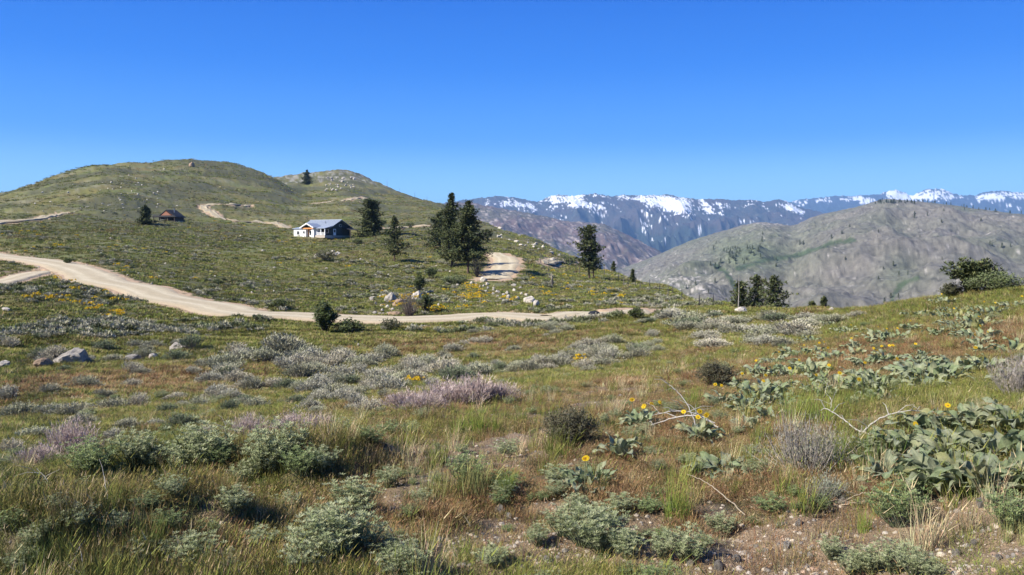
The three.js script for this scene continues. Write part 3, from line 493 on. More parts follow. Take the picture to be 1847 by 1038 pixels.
// ---------------------------------------------------------------- pines, snags and shrubs
const NEEDLE = [[0.078, 0.098, 0.030], [0.105, 0.125, 0.038], [0.058, 0.075, 0.026], [0.135, 0.145, 0.048]];
const barkMat = vmat({ map: mapAt(grain, 3) }), needleMat = vmat({ roughness: 0.85 });
function pineParts(seed, H, W, opt = {}) {
  reseed(seed);
  const t = new GB(), c = new GB(), bend = R(-0.03, 0.03), lo = opt.low ?? 0.14, bark = opt.bark ?? [0.135, 0.088, 0.058];
  const axis = (y) => [Math.sin(y * 0.6 + seed) * H * 0.008 + bend * y * y / H, y, Math.cos(y * 0.5 + seed) * H * 0.008];
  const rt = H * 0.017, P = [], rr = [];
  for (let k = 0; k <= 10; k++) { P.push(axis(-0.35 + (H + 0.1) * k / 10)); rr.push(Math.max(0.02, rt * (1.15 - k * 0.108))); }
  t.tube(P, rr, bark, 7);
  const nb = Math.round((opt.dense ?? 1) * (44 + H * 8)), dead = opt.dead ?? 6;
  for (let i = 0; i < dead; i++) { const y = H * R(0.06, lo + 0.1), a = axis(y), az = R(0, 6.283), l = W * R(0.2, 0.45); t.tube([a, [a[0] + Math.cos(az) * l, y - l * 0.15, a[2] + Math.sin(az) * l]], [0.035, 0.012], bark, 4); }
  for (let i = 0; i < nb; i++) {
    const f = lo + (1 - lo) * Math.pow((i + rnd()) / nb, 0.92), y = H * f * 0.985, a = axis(y), az = i * 2.399 + R(-0.5, 0.5);
    const prof = opt.shape ? opt.shape(f) : Math.pow(1 - f, 0.8) * (0.6 + 0.4 * Math.min(1, (f - lo) * 6)) * 1.1 + 0.045;
    const l = W * 1.15 * prof * R(0.45, 1.2) * (0.85 + 0.3 * Math.sin(f * 23 + seed)), rise = lerp(-0.25, 0.55, f) + R(-0.15, 0.15), e = [a[0] + Math.cos(az) * l, y + l * rise, a[2] + Math.sin(az) * l];
    const mid = [(a[0] + e[0]) / 2, (a[1] + e[1]) / 2 - l * 0.06, (a[2] + e[2]) / 2];
    t.tube([a, mid, e], [H * 0.0035 + 0.012, H * 0.002 + 0.01, 0.008], bark, 3);
    const nc = Math.max(3, Math.round(l * (opt.clumps ?? 5.5)) + 2);
    for (let k = 0; k < nc; k++) {
      const s = lerp(0.28, 1.03, (k + rnd()) / nc), q = s < 0.5 ? [lerp(a[0], mid[0], s * 2), lerp(a[1], mid[1], s * 2), lerp(a[2], mid[2], s * 2)] : [lerp(mid[0], e[0], s * 2 - 1), lerp(mid[1], e[1], s * 2 - 1), lerp(mid[2], e[2], s * 2 - 1)];
      const sp = l * 0.16 + 0.1; q[0] += R(-sp, sp); q[1] += R(-sp, sp) * 0.6; q[2] += R(-sp, sp);
      const col = NEEDLE[(rnd() * 4) | 0], L = (opt.needle ?? 0.34) * R(0.75, 1.25), m = opt.spray ?? 9;
      for (let n = 0; n < m; n++) {
        const za = R(0, 6.283), zb = R(-0.5, 1.1), d = [Math.cos(za) * Math.cos(zb), Math.sin(zb), Math.sin(za) * Math.cos(zb)], w = L * R(0.16, 0.3), s2 = [-d[2], R(-0.3, 0.3), d[0]];
        c.face([[q[0] - d[0] * L * 0.2, q[1] - d[1] * L * 0.2, q[2] - d[2] * L * 0.2], [q[0] + d[0] * L * 0.5 + s2[0] * w, q[1] + d[1] * L * 0.5 + s2[1] * w, q[2] + d[2] * L * 0.5 + s2[2] * w], [q[0] + d[0] * L, q[1] + d[1] * L, q[2] + d[2] * L], [q[0] + d[0] * L * 0.5 - s2[0] * w, q[1] + d[1] * L * 0.5 - s2[1] * w, q[2] + d[2] * L * 0.5 - s2[2] * w]], col);
      }
    }
  }
  return [t.geo(), c.geo()];
}
function pine(u, v, top, seed, widthPx, label, opt = {}, name = 'pine_tree', group) {
  const p = opt.r ? at(u, v, opt.r) : hit(u, v); if (opt.r) p.y = ground(p.x, p.z);
  const k = Math.hypot(p.x, p.z) / F * Math.hypot(1, (u - CU) / F) ** 0 , depth = -p.z, base = p.y, H = at(u, top, Math.hypot(p.x, p.z)).y - base, W = widthPx / 2 * depth / F;
  const [t, c] = pineParts(seed, H, W, opt), g = addTop(new THREE.Group(), name);
  mesh(t, barkMat, 'trunk', g); mesh(c, needleMat, 'crown', g); put(g, p, seed);
  return tag(shade(g), label, 'tree', group);
}
pine(845, 494, 364, 21, 104, 'tall dark pine with bare lower trunk beside the sandy driveway', { low: 0.2, dense: 1.25, needle: 0.4, dead: 14 });
pine(815, 482, 348, 22, 72, 'slender pine with pointed top, tallest of the clump left of driveway', { low: 0.12, dense: 1.15, needle: 0.38 });
pine(793, 448, 384, 23, 70, 'wide bushy pine uphill of the tall driveway pines', { low: 0.12, needle: 0.42 });
pine(712, 472, 390, 24, 60, 'lone young pine casting its shadow on open meadow', { low: 0.16, dense: 0.8, needle: 0.32 });
pine(670, 424, 363, 25, 52, 'broad round-topped dark pine right beside the metal-roofed house', { low: 0.03, dense: 1.6, needle: 0.45, shape: (f) => Math.pow(1 - f, 0.42) * 0.95 + 0.1 });
pine(1062, 503, 407, 26, 66, 'pine with flat side and full crown on the descending spur', { low: 0.22, dense: 0.95, needle: 0.38, shape: (f) => Math.pow(1 - f, 0.5) * 0.9 * sstep(0.1, 0.35, f) + 0.1 });
pine(1071, 502, 428, 27, 30, 'smaller pine growing close against the spur pine', { low: 0.2, dense: 0.8 });
pine(262, 403, 371, 28, 30, 'small dark conifer beside the hillside cabin', { low: 0.02, dense: 1.3, needle: 0.45 });
pine(553, 333, 307, 29, 20, 'single conifer standing on the skyline of the rocky hill', { low: 0.04, needle: 0.7, spray: 6 });
pine(1107, 492, 472, 30, 9, 'little pine among burnt snags on the spur', { low: 0.15, dense: 0.6 });
pine(1141, 512, 487, 31, 11, 'little pine lower down the burnt spur', { low: 0.15, dense: 0.6 });
pine(1336, 556, 510, 32, 50, 'young bushy pine at the saddle edge, beside a pale dead stick', { shape: (f) => Math.pow(1 - f, 0.66) * 1.1 + 0.07, low: 0.02, dense: 1.5, needle: 0.2, r: 72 });
pine(1366, 556, 498, 33, 54, 'young bushy pine in the middle of the saddle-edge trio', { shape: (f) => Math.pow(1 - f, 0.66) * 1.1 + 0.07, low: 0.02, dense: 1.5, needle: 0.2, r: 74 });
pine(1396, 557, 500, 34, 62, 'widest young pine of the saddle-edge trio', { shape: (f) => Math.pow(1 - f, 0.66) * 1.1 + 0.07, low: 0.02, dense: 1.6, needle: 0.2, r: 71 });
pine(1464, 565, 546, 35, 18, 'tiny round pine sapling behind the sagebrush saddle', { low: 0.02, dense: 1.5, needle: 0.14, r: 60 });
pine(1486, 565, 537, 36, 20, 'small pine sapling beside a white rock on the saddle', { low: 0.02, dense: 1.5, needle: 0.14, r: 60 });
pine(1752, 540, 482, 37, 72, 'windswept flat-topped juniper on the near grassy crest', { low: 0.12, dense: 2.3, needle: 0.13, clumps: 16, r: 30, bark: [0.10, 0.08, 0.065], shape: (f) => 0.28 + 0.75 * Math.exp(-(((f - 0.72) / 0.22) ** 2)) }, 'juniper');
// burnt snags: bare poles
reseed(77);
{
  const L = [[698, 338, 324], [947, 455, 440], [958, 462, 445], [990, 490, 468], [1005, 478, 455], [1090, 497, 478], [1125, 515, 495], [1133, 518, 500], [1155, 522, 508], [1172, 520, 504], [1205, 536, 516], [1214, 528, 514], [1262, 553, 536], [1287, 550, 538], [1020, 478, 458], [1028, 482, 464], [1045, 492, 470], [1080, 490, 470], [1230, 540, 527], [1190, 525, 512], [865, 440, 425], [930, 452, 438], [748, 357, 345], [770, 366, 354], [660, 330, 318], [720, 350, 339], [915, 455, 442], [975, 475, 455], [1116, 505, 490], [1146, 517, 503]];
  for (const [u, v, t] of L) {
    const p = hit(u, v); if (!p) continue; const r = Math.hypot(p.x, p.z), H = Math.max(1.2, at(u, t, r).y - p.y), g = new GB(), x = R(-0.05, 0.05) * H, z = R(-0.05, 0.05) * H, c = rnd() < 0.6 ? [0.055, 0.05, 0.047] : [0.16, 0.145, 0.13], w = 0.05 + H * 0.012;
    const grp = addTop(new THREE.Group(), 'burnt_snag'); grp.position.copy(p);
    g.tube([[0, -0.3, 0], [x * 0.3, H * 0.5, z * 0.3], [x, H, z]], [w, w * 0.75, w * 0.3], c, 6); mesh(g, barkMat, 'trunk', grp);
    for (let k = 0; k < 5; k++) { const b = new GB(), y = H * R(0.3, 0.92), a = R(0, 6.28), l = H * R(0.05, 0.14); b.tube([[x * y / H * 0.6, y, z * y / H * 0.6], [Math.cos(a) * l + x * y / H, y + l * R(-0.2, 0.5), Math.sin(a) * l]], [w * 0.35, w * 0.12], c, 4); mesh(b, barkMat, 'branch', grp); }
    tag(shade(grp), 'bare burnt pole of a dead tree on the hillside', 'dead tree', 'burnt snags on the slopes');
  }
  const p = at(1332, 553, 71); p.y = ground(p.x, p.z); const H = at(1332, 496, 71).y - p.y, g = new GB(); g.tube([[0, -0.2, 0], [0.03, H * 0.5, 0.02], [0.0, H, 0.05]], [0.05, 0.04, 0.012], [0.4, 0.36, 0.31], 6);
  const s = addTop(mesh(g, barkMat, 'x'), 'dead_stick'); s.position.copy(p); tag(shade(s), 'pale bare stick rising from the trio of young pines', 'dead tree');
  const q = hit(996, 517), st = new GB(); st.tube([[0, -0.2, 0], [0, 0.9, 0], [-0.05, 1.35, 0], [-0.12, 2.0, 0.05]], [0.22, 0.18, 0.12, 0.02], [[0.07, 0.06, 0.05], [0.1, 0.085, 0.07], [0.42, 0.35, 0.25], [0.5, 0.43, 0.32]], 7);
  const stump = addTop(mesh(st, barkMat, 'x'), 'broken_stump'); stump.position.copy(q); tag(shade(stump), 'splintered stump with pale broken top on the spur meadow', 'stump');
}
// leafy shrubs
const leafy = leafMat(0.3);
function shrubGeo(seed, W, H, cols, o = {}) {
  reseed(seed); const wood = new GB(), c = new GB(), ns = o.stems ?? 26, bark = o.bark ?? [0.10, 0.08, 0.06];
  for (let i = 0; i < ns; i++) {
    const az = i * 2.4 + R(-0.4, 0.4), k = Math.sqrt((i + 0.5) / ns), x = Math.cos(az) * W * k * R(0.75, 1), z = Math.sin(az) * W * k * R(0.75, 1), y = H * (1 - 0.5 * k * k) * R(0.75, 1.08);
    const b = [x * 0.12, -0.05, z * 0.12], m = [x * 0.55, y * 0.55, z * 0.55], e = [x, y, z];
    wood.tube([b, m, e], [0.02, 0.012, 0.004].map((q) => q * (o.thick ?? 1) * Math.max(W, H)), bark, 3);
    const nl = o.leaves ?? 42;
    for (let n = 0; n < nl; n++) {
      const s = lerp(o.from ?? 0.3, 1.05, Math.sqrt(rnd())), q = s < 0.5 ? m.map((mm, j) => lerp(b[j], mm, s * 2)) : m.map((mm, j) => lerp(mm, e[j], s * 2 - 1)), sp = (o.spread ?? 0.17) * W;
      q[0] += R(-sp, sp); q[1] += R(-sp, sp) * 0.8; q[2] += R(-sp, sp); if (q[1] < 0.02) q[1] = 0.02 + rnd() * 0.1;
      const a = R(0, 6.283), b2 = R(-0.3, 1.2), d = [Math.cos(a) * Math.cos(b2), Math.sin(b2), Math.sin(a) * Math.cos(b2)], L = (o.leaf ?? 0.1) * R(0.7, 1.3), w = L * (o.fat ?? 0.35), s2 = [-d[2], R(-0.5, 0.5), d[0]], col = cols[(rnd() * cols.length) | 0];
      c.face([q, [q[0] + d[0] * L * 0.5 + s2[0] * w, q[1] + d[1] * L * 0.5 + s2[1] * w, q[2] + d[2] * L * 0.5 + s2[2] * w], [q[0] + d[0] * L, q[1] + d[1] * L, q[2] + d[2] * L], [q[0] + d[0] * L * 0.5 - s2[0] * w, q[1] + d[1] * L * 0.5 - s2[1] * w, q[2] + d[2] * L * 0.5 - s2[2] * w]], col);
    }
  }
  return [wood.geo(), c.geo()];
}
const BUSHG = [[0.10, 0.13, 0.03], [0.075, 0.10, 0.025], [0.13, 0.15, 0.04], [0.06, 0.085, 0.025]], OLIVEG = [[0.10, 0.105, 0.045], [0.075, 0.08, 0.035], [0.13, 0.125, 0.06]], LIGHTG = [[0.16, 0.19, 0.07], [0.12, 0.155, 0.05], [0.19, 0.21, 0.09]];
function shrub(u, v, wPx, hPx, seed, cols, label, o = {}, cat = 'shrub', name = 'leafy_shrub') {
  const p = o.r ? at(u, v, o.r) : hit(u, v); if (o.r) p.y = ground(p.x, p.z);
  const k = -p.z / F, W = wPx / 2 * k, H = hPx * k, [a, b] = shrubGeo(seed, W, H, cols, { leaf: 0.16 * Math.max(W, H) ** 0.5, ...o }), g = addTop(new THREE.Group(), name);
  mesh(a, barkMat, 'stems', g); if (b.index.count) mesh(b, leafy, 'foliage', g); put(g, p);
  return tag(shade(g), label, cat);
}
shrub(586, 602, 44, 56, 41, BUSHG, 'tall upright green bush at the lower edge of gravel road', { stems: 40, leaves: 60 });
shrub(628, 602, 66, 24, 42, BUSHG.slice(1), 'low dark green bush spreading right of the tall roadside bush', { stems: 30 });
shrub(706, 600, 46, 26, 43, OLIVEG, 'scraggly olive bush between road and sagebrush', { stems: 24, leaves: 24 });
shrub(756, 528, 28, 34, 44, BUSHG, 'upright green bush beside pale logs above the road', { stems: 26 });
shrub(778, 503, 26, 22, 45, BUSHG, 'round green bush uphill on the flowery meadow', { stems: 26 });
shrub(738, 571, 62, 48, 46, [[0.16, 0.12, 0.09]], 'leafless brown twiggy shrub among roadside rocks', { stems: 90, leaves: 4, bark: [0.17, 0.135, 0.115], thick: 0.6, leaf: 0.1 });
shrub(768, 562, 34, 30, 47, BUSHG.slice(1), 'dark green bush at the right of the roadside rock pile', { stems: 26 });
shrub(505, 556, 32, 16, 48, BUSHG.slice(1), 'low dark bush just above the road bank', {});
shrub(122, 477, 18, 11, 49, BUSHG.slice(1), 'small dark bush at the road junction', {});
shrub(588, 470, 50, 18, 50, OLIVEG, 'olive thicket in front of pale rocks below the house', {});
shrub(645, 441, 22, 10, 51, BUSHG.slice(1), 'little round bush on the lawn slope under the house', {});
shrub(818, 512, 56, 14, 52, LIGHTG, 'wide low green bush near yellow flowers by the driveway', {});
shrub(1148, 576, 34, 20, 53, BUSHG, 'green clump in sagebrush at the end of the road', {});
shrub(1795, 548, 104, 31, 54, LIGHTG, 'light green mounded shrub under the windswept juniper', { r: 29, stems: 60, leaves: 60, leaf: 0.07 });
shrub(1715, 545, 46, 26, 55, OLIVEG, 'low olive shrub at the juniper foot', { r: 30, stems: 40, leaves: 60, leaf: 0.06 });
shrub(1030, 812, 128, 82, 56, [[0.115, 0.105, 0.05], [0.09, 0.09, 0.04], [0.14, 0.12, 0.065]], 'dark olive broom-like shrub on the red grass bench', { stems: 130, leaves: 46, leaf: 0.028, fat: 0.22, spread: 0.09, thick: 0.45, bark: [0.11, 0.09, 0.06] });
shrub(1290, 695, 90, 44, 57, [[0.115, 0.105, 0.05], [0.09, 0.09, 0.04], [0.14, 0.12, 0.065]], 'dark olive broom-like shrub above the balsamroot slope', { stems: 90, leaves: 40, leaf: 0.04, fat: 0.22, spread: 0.1, thick: 0.45 });
shrub(860, 500, 30, 40, 58, [[0.05, 0.05, 0.03]], 'bare dark lower brush under the driveway pine', { stems: 60, leaves: 3, bark: [0.06, 0.05, 0.045], thick: 0.5 });
shrub(1020, 478, 50, 16, 59, BUSHG.slice(1), 'dark brush left of the spur pine', {});
shrub(700, 420, 20, 8, 60, BUSHG.slice(1), 'dark bush by the hillside track right of the house', {});
shrub(740, 411, 22, 10, 61, BUSHG.slice(1), 'dark bush along the thin hillside track', {});

// ---------------------------------------------------------------- rocks
function rockGeo(seed, sub = 3, rough = 0.35) {
  reseed(seed); const g = new THREE.IcosahedronGeometry(1, sub), p = g.attributes.position, planes = [];
  for (let i = 0; i < 14; i++) { const n = new THREE.Vector3(R(-1, 1), R(-0.6, 1), R(-1, 1)).normalize(); planes.push([n, R(0.62, 0.95)]); }
  const c = new Float32Array(p.count * 3), v = new THREE.Vector3();
  for (let i = 0; i < p.count; i++) {
    v.fromBufferAttribute(p, i).normalize(); let s = 1; for (const [n, d] of planes) { const q = v.dot(n); if (q > 0.01) s = Math.min(s, d / q); }
    s *= 1 + rough * 0.22 * n3(v.x * 2 + seed, v.y * 2, v.z * 2) + rough * 0.1 * n3(v.x * 6, v.y * 6 + seed, v.z * 6);
    p.setXYZ(i, v.x * s, v.y * s, v.z * s);
    const t = 0.5 + 0.5 * n3(v.x * 3 + 9, v.y * 3, v.z * 3 + seed), l = n3(v.x * 7, v.y * 7, v.z * 7 + seed) > 0.45 ? 0.62 : 1;
    const q = mix3([1, 0.97, 0.92], [0.74, 0.70, 0.66], t); c[i * 3] = q[0] * l; c[i * 3 + 1] = q[1] * l; c[i * 3 + 2] = q[2] * l;
  }
  g.setAttribute('color', new THREE.BufferAttribute(c, 3)); g.computeVertexNormals(); return g;
}
const rockG = [71, 72, 73, 74, 75, 76].map((s) => rockGeo(s, 3)), rockGs = [81, 82, 83].map((s) => rockGeo(s, 1));
const rockM = { white: vmat({ map: mapAt(grain, 2), bumpMap: mapAt(grain, 2), bumpScale: 0.05 }), grey: vmat({ map: mapAt(grain, 2), bumpMap: mapAt(grain, 2), bumpScale: 0.05 }), tan: vmat({ map: mapAt(grain, 2), bumpMap: mapAt(grain, 2), bumpScale: 0.05 }) };
rockM.white.color.setRGB(0.80, 0.74, 0.64); rockM.grey.color.setRGB(0.56, 0.52, 0.46); rockM.tan.color.setRGB(0.50, 0.36, 0.24);
function rock(u, v, wPx, hPx, mat, label, group, geo, name = 'boulder') {
  const p = hit(u, v); if (!p) return; const k = -p.z / F, w = wPx / 2 * k, h = hPx * k;
  const m = addTop(new THREE.Mesh(geo ?? rockG[(rnd() * 6) | 0], rockM[mat]), name); m.position.set(p.x, p.y + h * 0.22, p.z); m.scale.set(w, h * 0.78, w * R(0.7, 1)); m.rotation.set(R(-0.15, 0.15), R(0, 6.28), R(-0.15, 0.15));
  return tag(shade(m), label, 'rock', group);
}
reseed(90);
rock(132, 656, 62, 30, 'grey', 'large pale grey boulder alone in the lower meadow', null, rockGeo(91, 4, 0.5));
rock(322, 633, 40, 17, 'grey', 'angular grey boulder with a bright lit top in the lower meadow', null, rockGeo(92, 4, 0.5));
rock(78, 664, 36, 18, 'tan', 'brownish rock beside the large grey boulder', null);
rock(240, 650, 30, 12, 'grey', 'flat grey rock between the meadow boulders', null);
rock(276, 646, 20, 9, 'white', 'small pale rock next to the flat grey one', null);
rock(8, 662, 24, 12, 'white', 'white tilted rock at the meadow edge', null);
rock(10, 560, 16, 6, 'white', 'small white rock lying below the side road', null);
rock(955, 546, 24, 13, 'white', 'bright white boulder, larger of a pair above the road', null);
rock(967, 552, 18, 11, 'white', 'bright white boulder, smaller of a pair above the road', null);
rock(872, 508, 14, 9, 'white', 'white block at the lower lip of the sandy driveway', null);
rock(705, 545, 26, 18, 'grey', 'rounded grey boulder in the roadside rock pile', null);
rock(752, 541, 22, 17, 'white', 'pale upright boulder in the roadside rock pile', null);
rock(720, 552, 26, 15, 'tan', 'tan boulder in the roadside rock pile', null);
rock(712, 568, 26, 8, 'tan', 'low tan rock on the road bank below the pile', null);
rock(1336, 564, 34, 11, 'white', 'flat pale rock in front of the trio of young pines', null);
rock(1500, 562, 10, 8, 'white', 'white rock on the sagebrush saddle skyline', null);
rock(345, 301, 12, 9, 'tan', 'tan outcrop just under the big hilltop', null);
for (const [u, v] of [[676, 566], [684, 568], [692, 567], [700, 566], [690, 562], [678, 550], [690, 553], [700, 556], [735, 538], [745, 535], [772, 540], [780, 545], [790, 552], [776, 556], [668, 541], [676, 538], [685, 537], [694, 534], [764, 546], [720, 535], [708, 560], [786, 560]]) rock(u + R(-2, 2), v, R(5, 10), R(3, 6), rnd() < 0.7 ? 'white' : 'grey', 'pale rock of the loose pile above the road', 'roadside rock pile');
for (const [u, v] of [[850, 512], [858, 516], [864, 520], [872, 518], [880, 522], [888, 525], [893, 521], [900, 528], [908, 533], [914, 530], [920, 537], [904, 541], [912, 545], [896, 536], [890, 531], [880, 514], [930, 526], [936, 521], [942, 532], [946, 540], [926, 516], [876, 528], [934, 540], [950, 534]]) rock(u + R(-3, 3), v, R(5, 12), R(3, 6), rnd() < 0.65 ? 'white' : 'grey', 'pale rock tumbled below the sandy driveway', 'rocks below the driveway');
for (const [u, v] of [[583, 462], [592, 459], [600, 456], [604, 462], [571, 464], [610, 460]]) rock(u, v, R(6, 11), R(4, 8), 'white', 'pale rock behind the olive thicket below the house', 'rocks below the house');
for (let i = 0; i < 74; i++) { const a = rnd(), u = lerp(60, 330, a) + R(-30, 30), v = lerp(365, 335, a) + R(-42, 34); if (v > 300 + Math.abs(u - 330) * 0.16) rock(u, v, R(2, 5.5), R(1.2, 3), rnd() < 0.8 ? 'white' : 'grey', 'small pale rock scattered on the big hill', 'rocks on the big hill', rockGs[i % 3]); }
for (let i = 0; i < 34; i++) rock(R(585, 640), R(320, 345), R(3, 8), R(1.5, 4), rnd() < 0.88 ? 'grey' : 'white', 'grey outcrop rock on the face of the rocky hill', 'outcrop of the rocky hill', rockGs[i % 3]);
for (let i = 0; i < 46; i++) rock(R(60, 860), R(425, 545), R(3, 7), R(2, 4), rnd() < 0.7 ? 'white' : 'grey', 'small pale rock in the flowery meadow above the road', 'rocks in the upper meadow', rockGs[i % 3]);
for (let i = 0; i < 22; i++) { const t = rnd(); rock(lerp(895, 1010, t) + R(-8, 8), lerp(412, 462, t) + R(-3, 14), R(4, 12), R(2, 5), rnd() < 0.7 ? 'white' : 'grey', 'pale ledge rock along the crest of the spur', 'rocks on the spur', rockGs[i % 3]); }
for (let i = 0; i < 14; i++) rock(R(20, 700), R(590, 640), R(5, 10), R(3, 5), rnd() < 0.5 ? 'white' : 'grey', 'small pale rock in the meadow below the road', 'rocks in the lower meadow');
{ const p = hit(1072, 571), g = rockGeo(95, 3, 0.2), m = addTop(new THREE.Mesh(g, plain(0.012, 0.012, 0.013, { roughness: 0.6 })), 'black_tarp'); m.position.copy(p); m.position.y += 0.22; m.scale.set(0.5, 0.24, 0.4); tag(shade(m), 'small black rounded heap at the edge of the gravel road', 'tarp'); }
// two pale logs by the upright bush
for (const [u0, v0, u1, v1, l] of [[752, 531, 782, 529, 'weathered grey log lying beside the upright green bush'], [750, 535, 768, 532, 'shorter weathered log beside the longer grey log']]) { const a = hit(u0, v0), b = hit(u1, v1), g = new GB(); b.y += 0.15; g.tube([[0, 0.1, 0], [(b.x - a.x) / 2, (b.y - a.y) / 2 + 0.14, (b.z - a.z) / 2], [b.x - a.x, b.y - a.y + 0.1, b.z - a.z]], [0.14, 0.12, 0.07], [0.36, 0.34, 0.32], 7); const m = addTop(mesh(g, barkMat, 'x'), 'log'); m.position.copy(a); tag(shade(m), l, 'log'); }
// pines scattered over the hill across the valley
{
  const geos = [0, 1, 2].map((s) => { const [t, c] = pineParts(300 + s, 10, 2.6, { low: 0.1, dense: 0.28, needle: 1.3, spray: 3, clumps: 1.4, dead: 0 }); return c; });
  const hh = (x, z) => hillH(x, z, Math.atan2(x, -z), Math.hypot(x, z));
  const hitHill = (u, v) => { const d = dirOf(u, v), k = Math.hypot(d[0], d[2]); for (let r = 530; r < 2400; r += 5) { const x = d[0] / k * r, z = d[2] / k * r, y = hh(x, z); if (EYE + d[1] / k * r < y) return new THREE.Vector3(x, y, z); } return null; };
  reseed(301);
  const L = [[1375, 437, 9], [1300, 477, 9], [1318, 455, 7], [1335, 455, 6], [1355, 458, 7], [1360, 463, 7], [1372, 465, 7], [1368, 455, 8], [1326, 472, 7], [1282, 480, 7], [1290, 487, 9], [1297, 485, 8], [1306, 454, 6], [1443, 445, 8], [1449, 444, 7], [1400, 482, 6], [1500, 434, 8], [1519, 424, 6], [1533, 410, 5], [1650, 395, 7], [1673, 390, 6], [1699, 403, 6], [1703, 382, 5], [1770, 400, 6], [1612, 481, 9], [1622, 498, 8], [1638, 497, 8], [1594, 487, 5], [1607, 540, 9], [1621, 540, 9], [1596, 550, 10], [1578, 560, 8], [1585, 505, 6], [1650, 388, 6], [1786, 443, 8], [1790, 446, 6], [1808, 450, 9], [1823, 447, 6], [1525, 475, 5], [1376, 424, 5], [1292, 441, 5], [1460, 420, 4], [1400, 470, 5], [1700, 470, 5], [1660, 430, 5], [1585, 420, 5], [1740, 380, 5], [1255, 515, 8], [1238, 525, 8], [1290, 513, 7], [1278, 530, 7]];
  for (let i = 0; i < 44; i++) L.push([R(1578, 1650), 364 + R(0, 5), R(3, 6)]);
  for (let i = 0; i < 26; i++) L.push([R(1640, 1840), 0, R(3, 6)]);
  for (let i = 0; i < 30; i++) L.push([1330 + 50 * (rnd() + rnd() - 1), 462 + 18 * (rnd() + rnd() - 1), R(4, 7)]);
  for (const [u, v, h] of L) {
    let p = v ? hitHill(u, v) : null;
    if (!p) { const az = azOf(u), r = HC - R(0, 60); p = new THREE.Vector3(Math.sin(az) * r, 0, -Math.cos(az) * r); p.y = hh(p.x, p.z); }
    const m = addTop(new THREE.Mesh(geos[(rnd() * 3) | 0], needleMat), 'far_pine'); put(m, p, R(0, 6), h * -p.z / F / 10 * 1.15); m.position.y -= 0.4; m.scale.x = m.scale.z = m.scale.y * R(0.8, 1.25);
    const where = !v ? ['tiny pine on the falling skyline of the grey hill', 'skyline pines of the grey hill'] : v < 372 && u > 1570 && u < 1655 ? ['tiny pine in the dark row on top of the grey hill', 'pine row on the grey hilltop'] : u < 1400 && v > 440 && v < 492 ? ['tiny pine in the green hollow of the grey hill', 'pines in the green hollow'] : u < 1300 ? ['tiny pine on the pale rock face across the valley', 'pines on the pale rock face'] : v > 478 ? ['tiny pine along the lower gully of the grey hill', 'pines of the lower gully'] : ['tiny lone pine on the open grey hillside', 'lone pines of the grey hillside']; tag(shade(m), where[0], 'tree', where[1]);
  }
}
// ---------------------------------------------------------------- sagebrush and dry brush
const dryMat = vmat({ roughness: 1 });
function sageGeo(seed, o = {}) { // a mound one metre across: many ascending shoots with small leaves
  reseed(seed); const wood = new GB(), c = new GB(), n = o.n ?? 230, cols = o.cols ?? [[0.43, 0.405, 0.30], [0.52, 0.49, 0.375], [0.34, 0.335, 0.22], [0.50, 0.45, 0.37], [0.25, 0.24, 0.16]], lobes = [];
  for (let i = 0; i < 5; i++) lobes.push([R(-0.3, 0.3), R(-0.3, 0.3), R(0.75, 1.1)]);
  for (let i = 0; i < n; i++) {
    const L = lobes[i % 5], az = R(0, 6.283), k = Math.sqrt(rnd()) * 0.36, x = L[0] + Math.cos(az) * k, z = L[1] + Math.sin(az) * k, rr = Math.hypot(x, z) / 0.55, y = (o.h ?? 0.55) * L[2] * Math.sqrt(Math.max(0.08, 1 - 0.75 * rr * rr)) * R(0.72, 1.06);
    const b = [x * 0.35, 0, z * 0.35], e = [x, y, z];
    if (i % 4 === 0) wood.tube([b, [x * 0.75, y * 0.5, z * 0.75], e], [0.014, 0.008, 0.003].map((q) => q * (o.wr ?? 0.8)), o.bark ?? [0.24, 0.215, 0.17], 3);
    const m = o.m ?? 8;
    for (let q = 0; q < m; q++) {
      const s = lerp(o.from ?? 0.45, 1.0, (q + rnd()) / m), p = [lerp(b[0], e[0], s) + R(-0.03, 0.03), lerp(0, y, s), lerp(b[2], e[2], s) + R(-0.03, 0.03)], a = az + R(-1.5, 1.5), l = (o.l ?? 0.07) * R(0.6, 1.3);
      c.blade(p[0], p[1], p[2], a, l, R(0.1, o.lean ?? 1.2), o.w ?? 0.021, cols[(rnd() * cols.length) | 0], cols[(rnd() * cols.length) | 0], o.segs ?? 1);
    }
  }
  return [wood.geo(), c.geo()];
}
const sageProto = [401, 402, 403, 404].map((s) => sageGeo(s));
const mauveProto = [411, 412].map((s) => sageGeo(s, { n: 300, m: 8, l: 0.085, w: 0.009, h: 0.5, lean: 1.3, cols: [[0.53, 0.41, 0.375], [0.45, 0.335, 0.30], [0.63, 0.52, 0.475], [0.37, 0.25, 0.215], [0.43, 0.37, 0.30]], bark: [0.42, 0.31, 0.28] }));
const greenSage = [421, 422].map((s) => sageGeo(s, { cols: [[0.16, 0.19, 0.10], [0.20, 0.225, 0.13], [0.12, 0.15, 0.075]] }));
const sageMat = vmat({ roughness: 1 });
let sageCount = 0;
function bushAt(p, w, h, protos, name, label, cat, group) {
  const [a, b] = protos[(rnd() * protos.length) | 0], g = addTop(new THREE.Group(), name); mesh(a, barkMat, 'stems', g); mesh(b, protos === sageProto ? sageTints[(rnd() * 4) | 0] : sageMat, 'foliage', g);
  put(g, p, R(0, 6.28)); g.scale.set(w, h / 0.55, w * R(0.8, 1.1)); return tag(shade(g), label, cat, group);
}
const sageTints = [[1, 1, 1], [0.86, 0.9, 0.78], [1.1, 1.05, 1.02], [0.75, 0.76, 0.68]].map((q) => { const m = vmat({ roughness: 1 }); m.color.setRGB(...q); return m; });
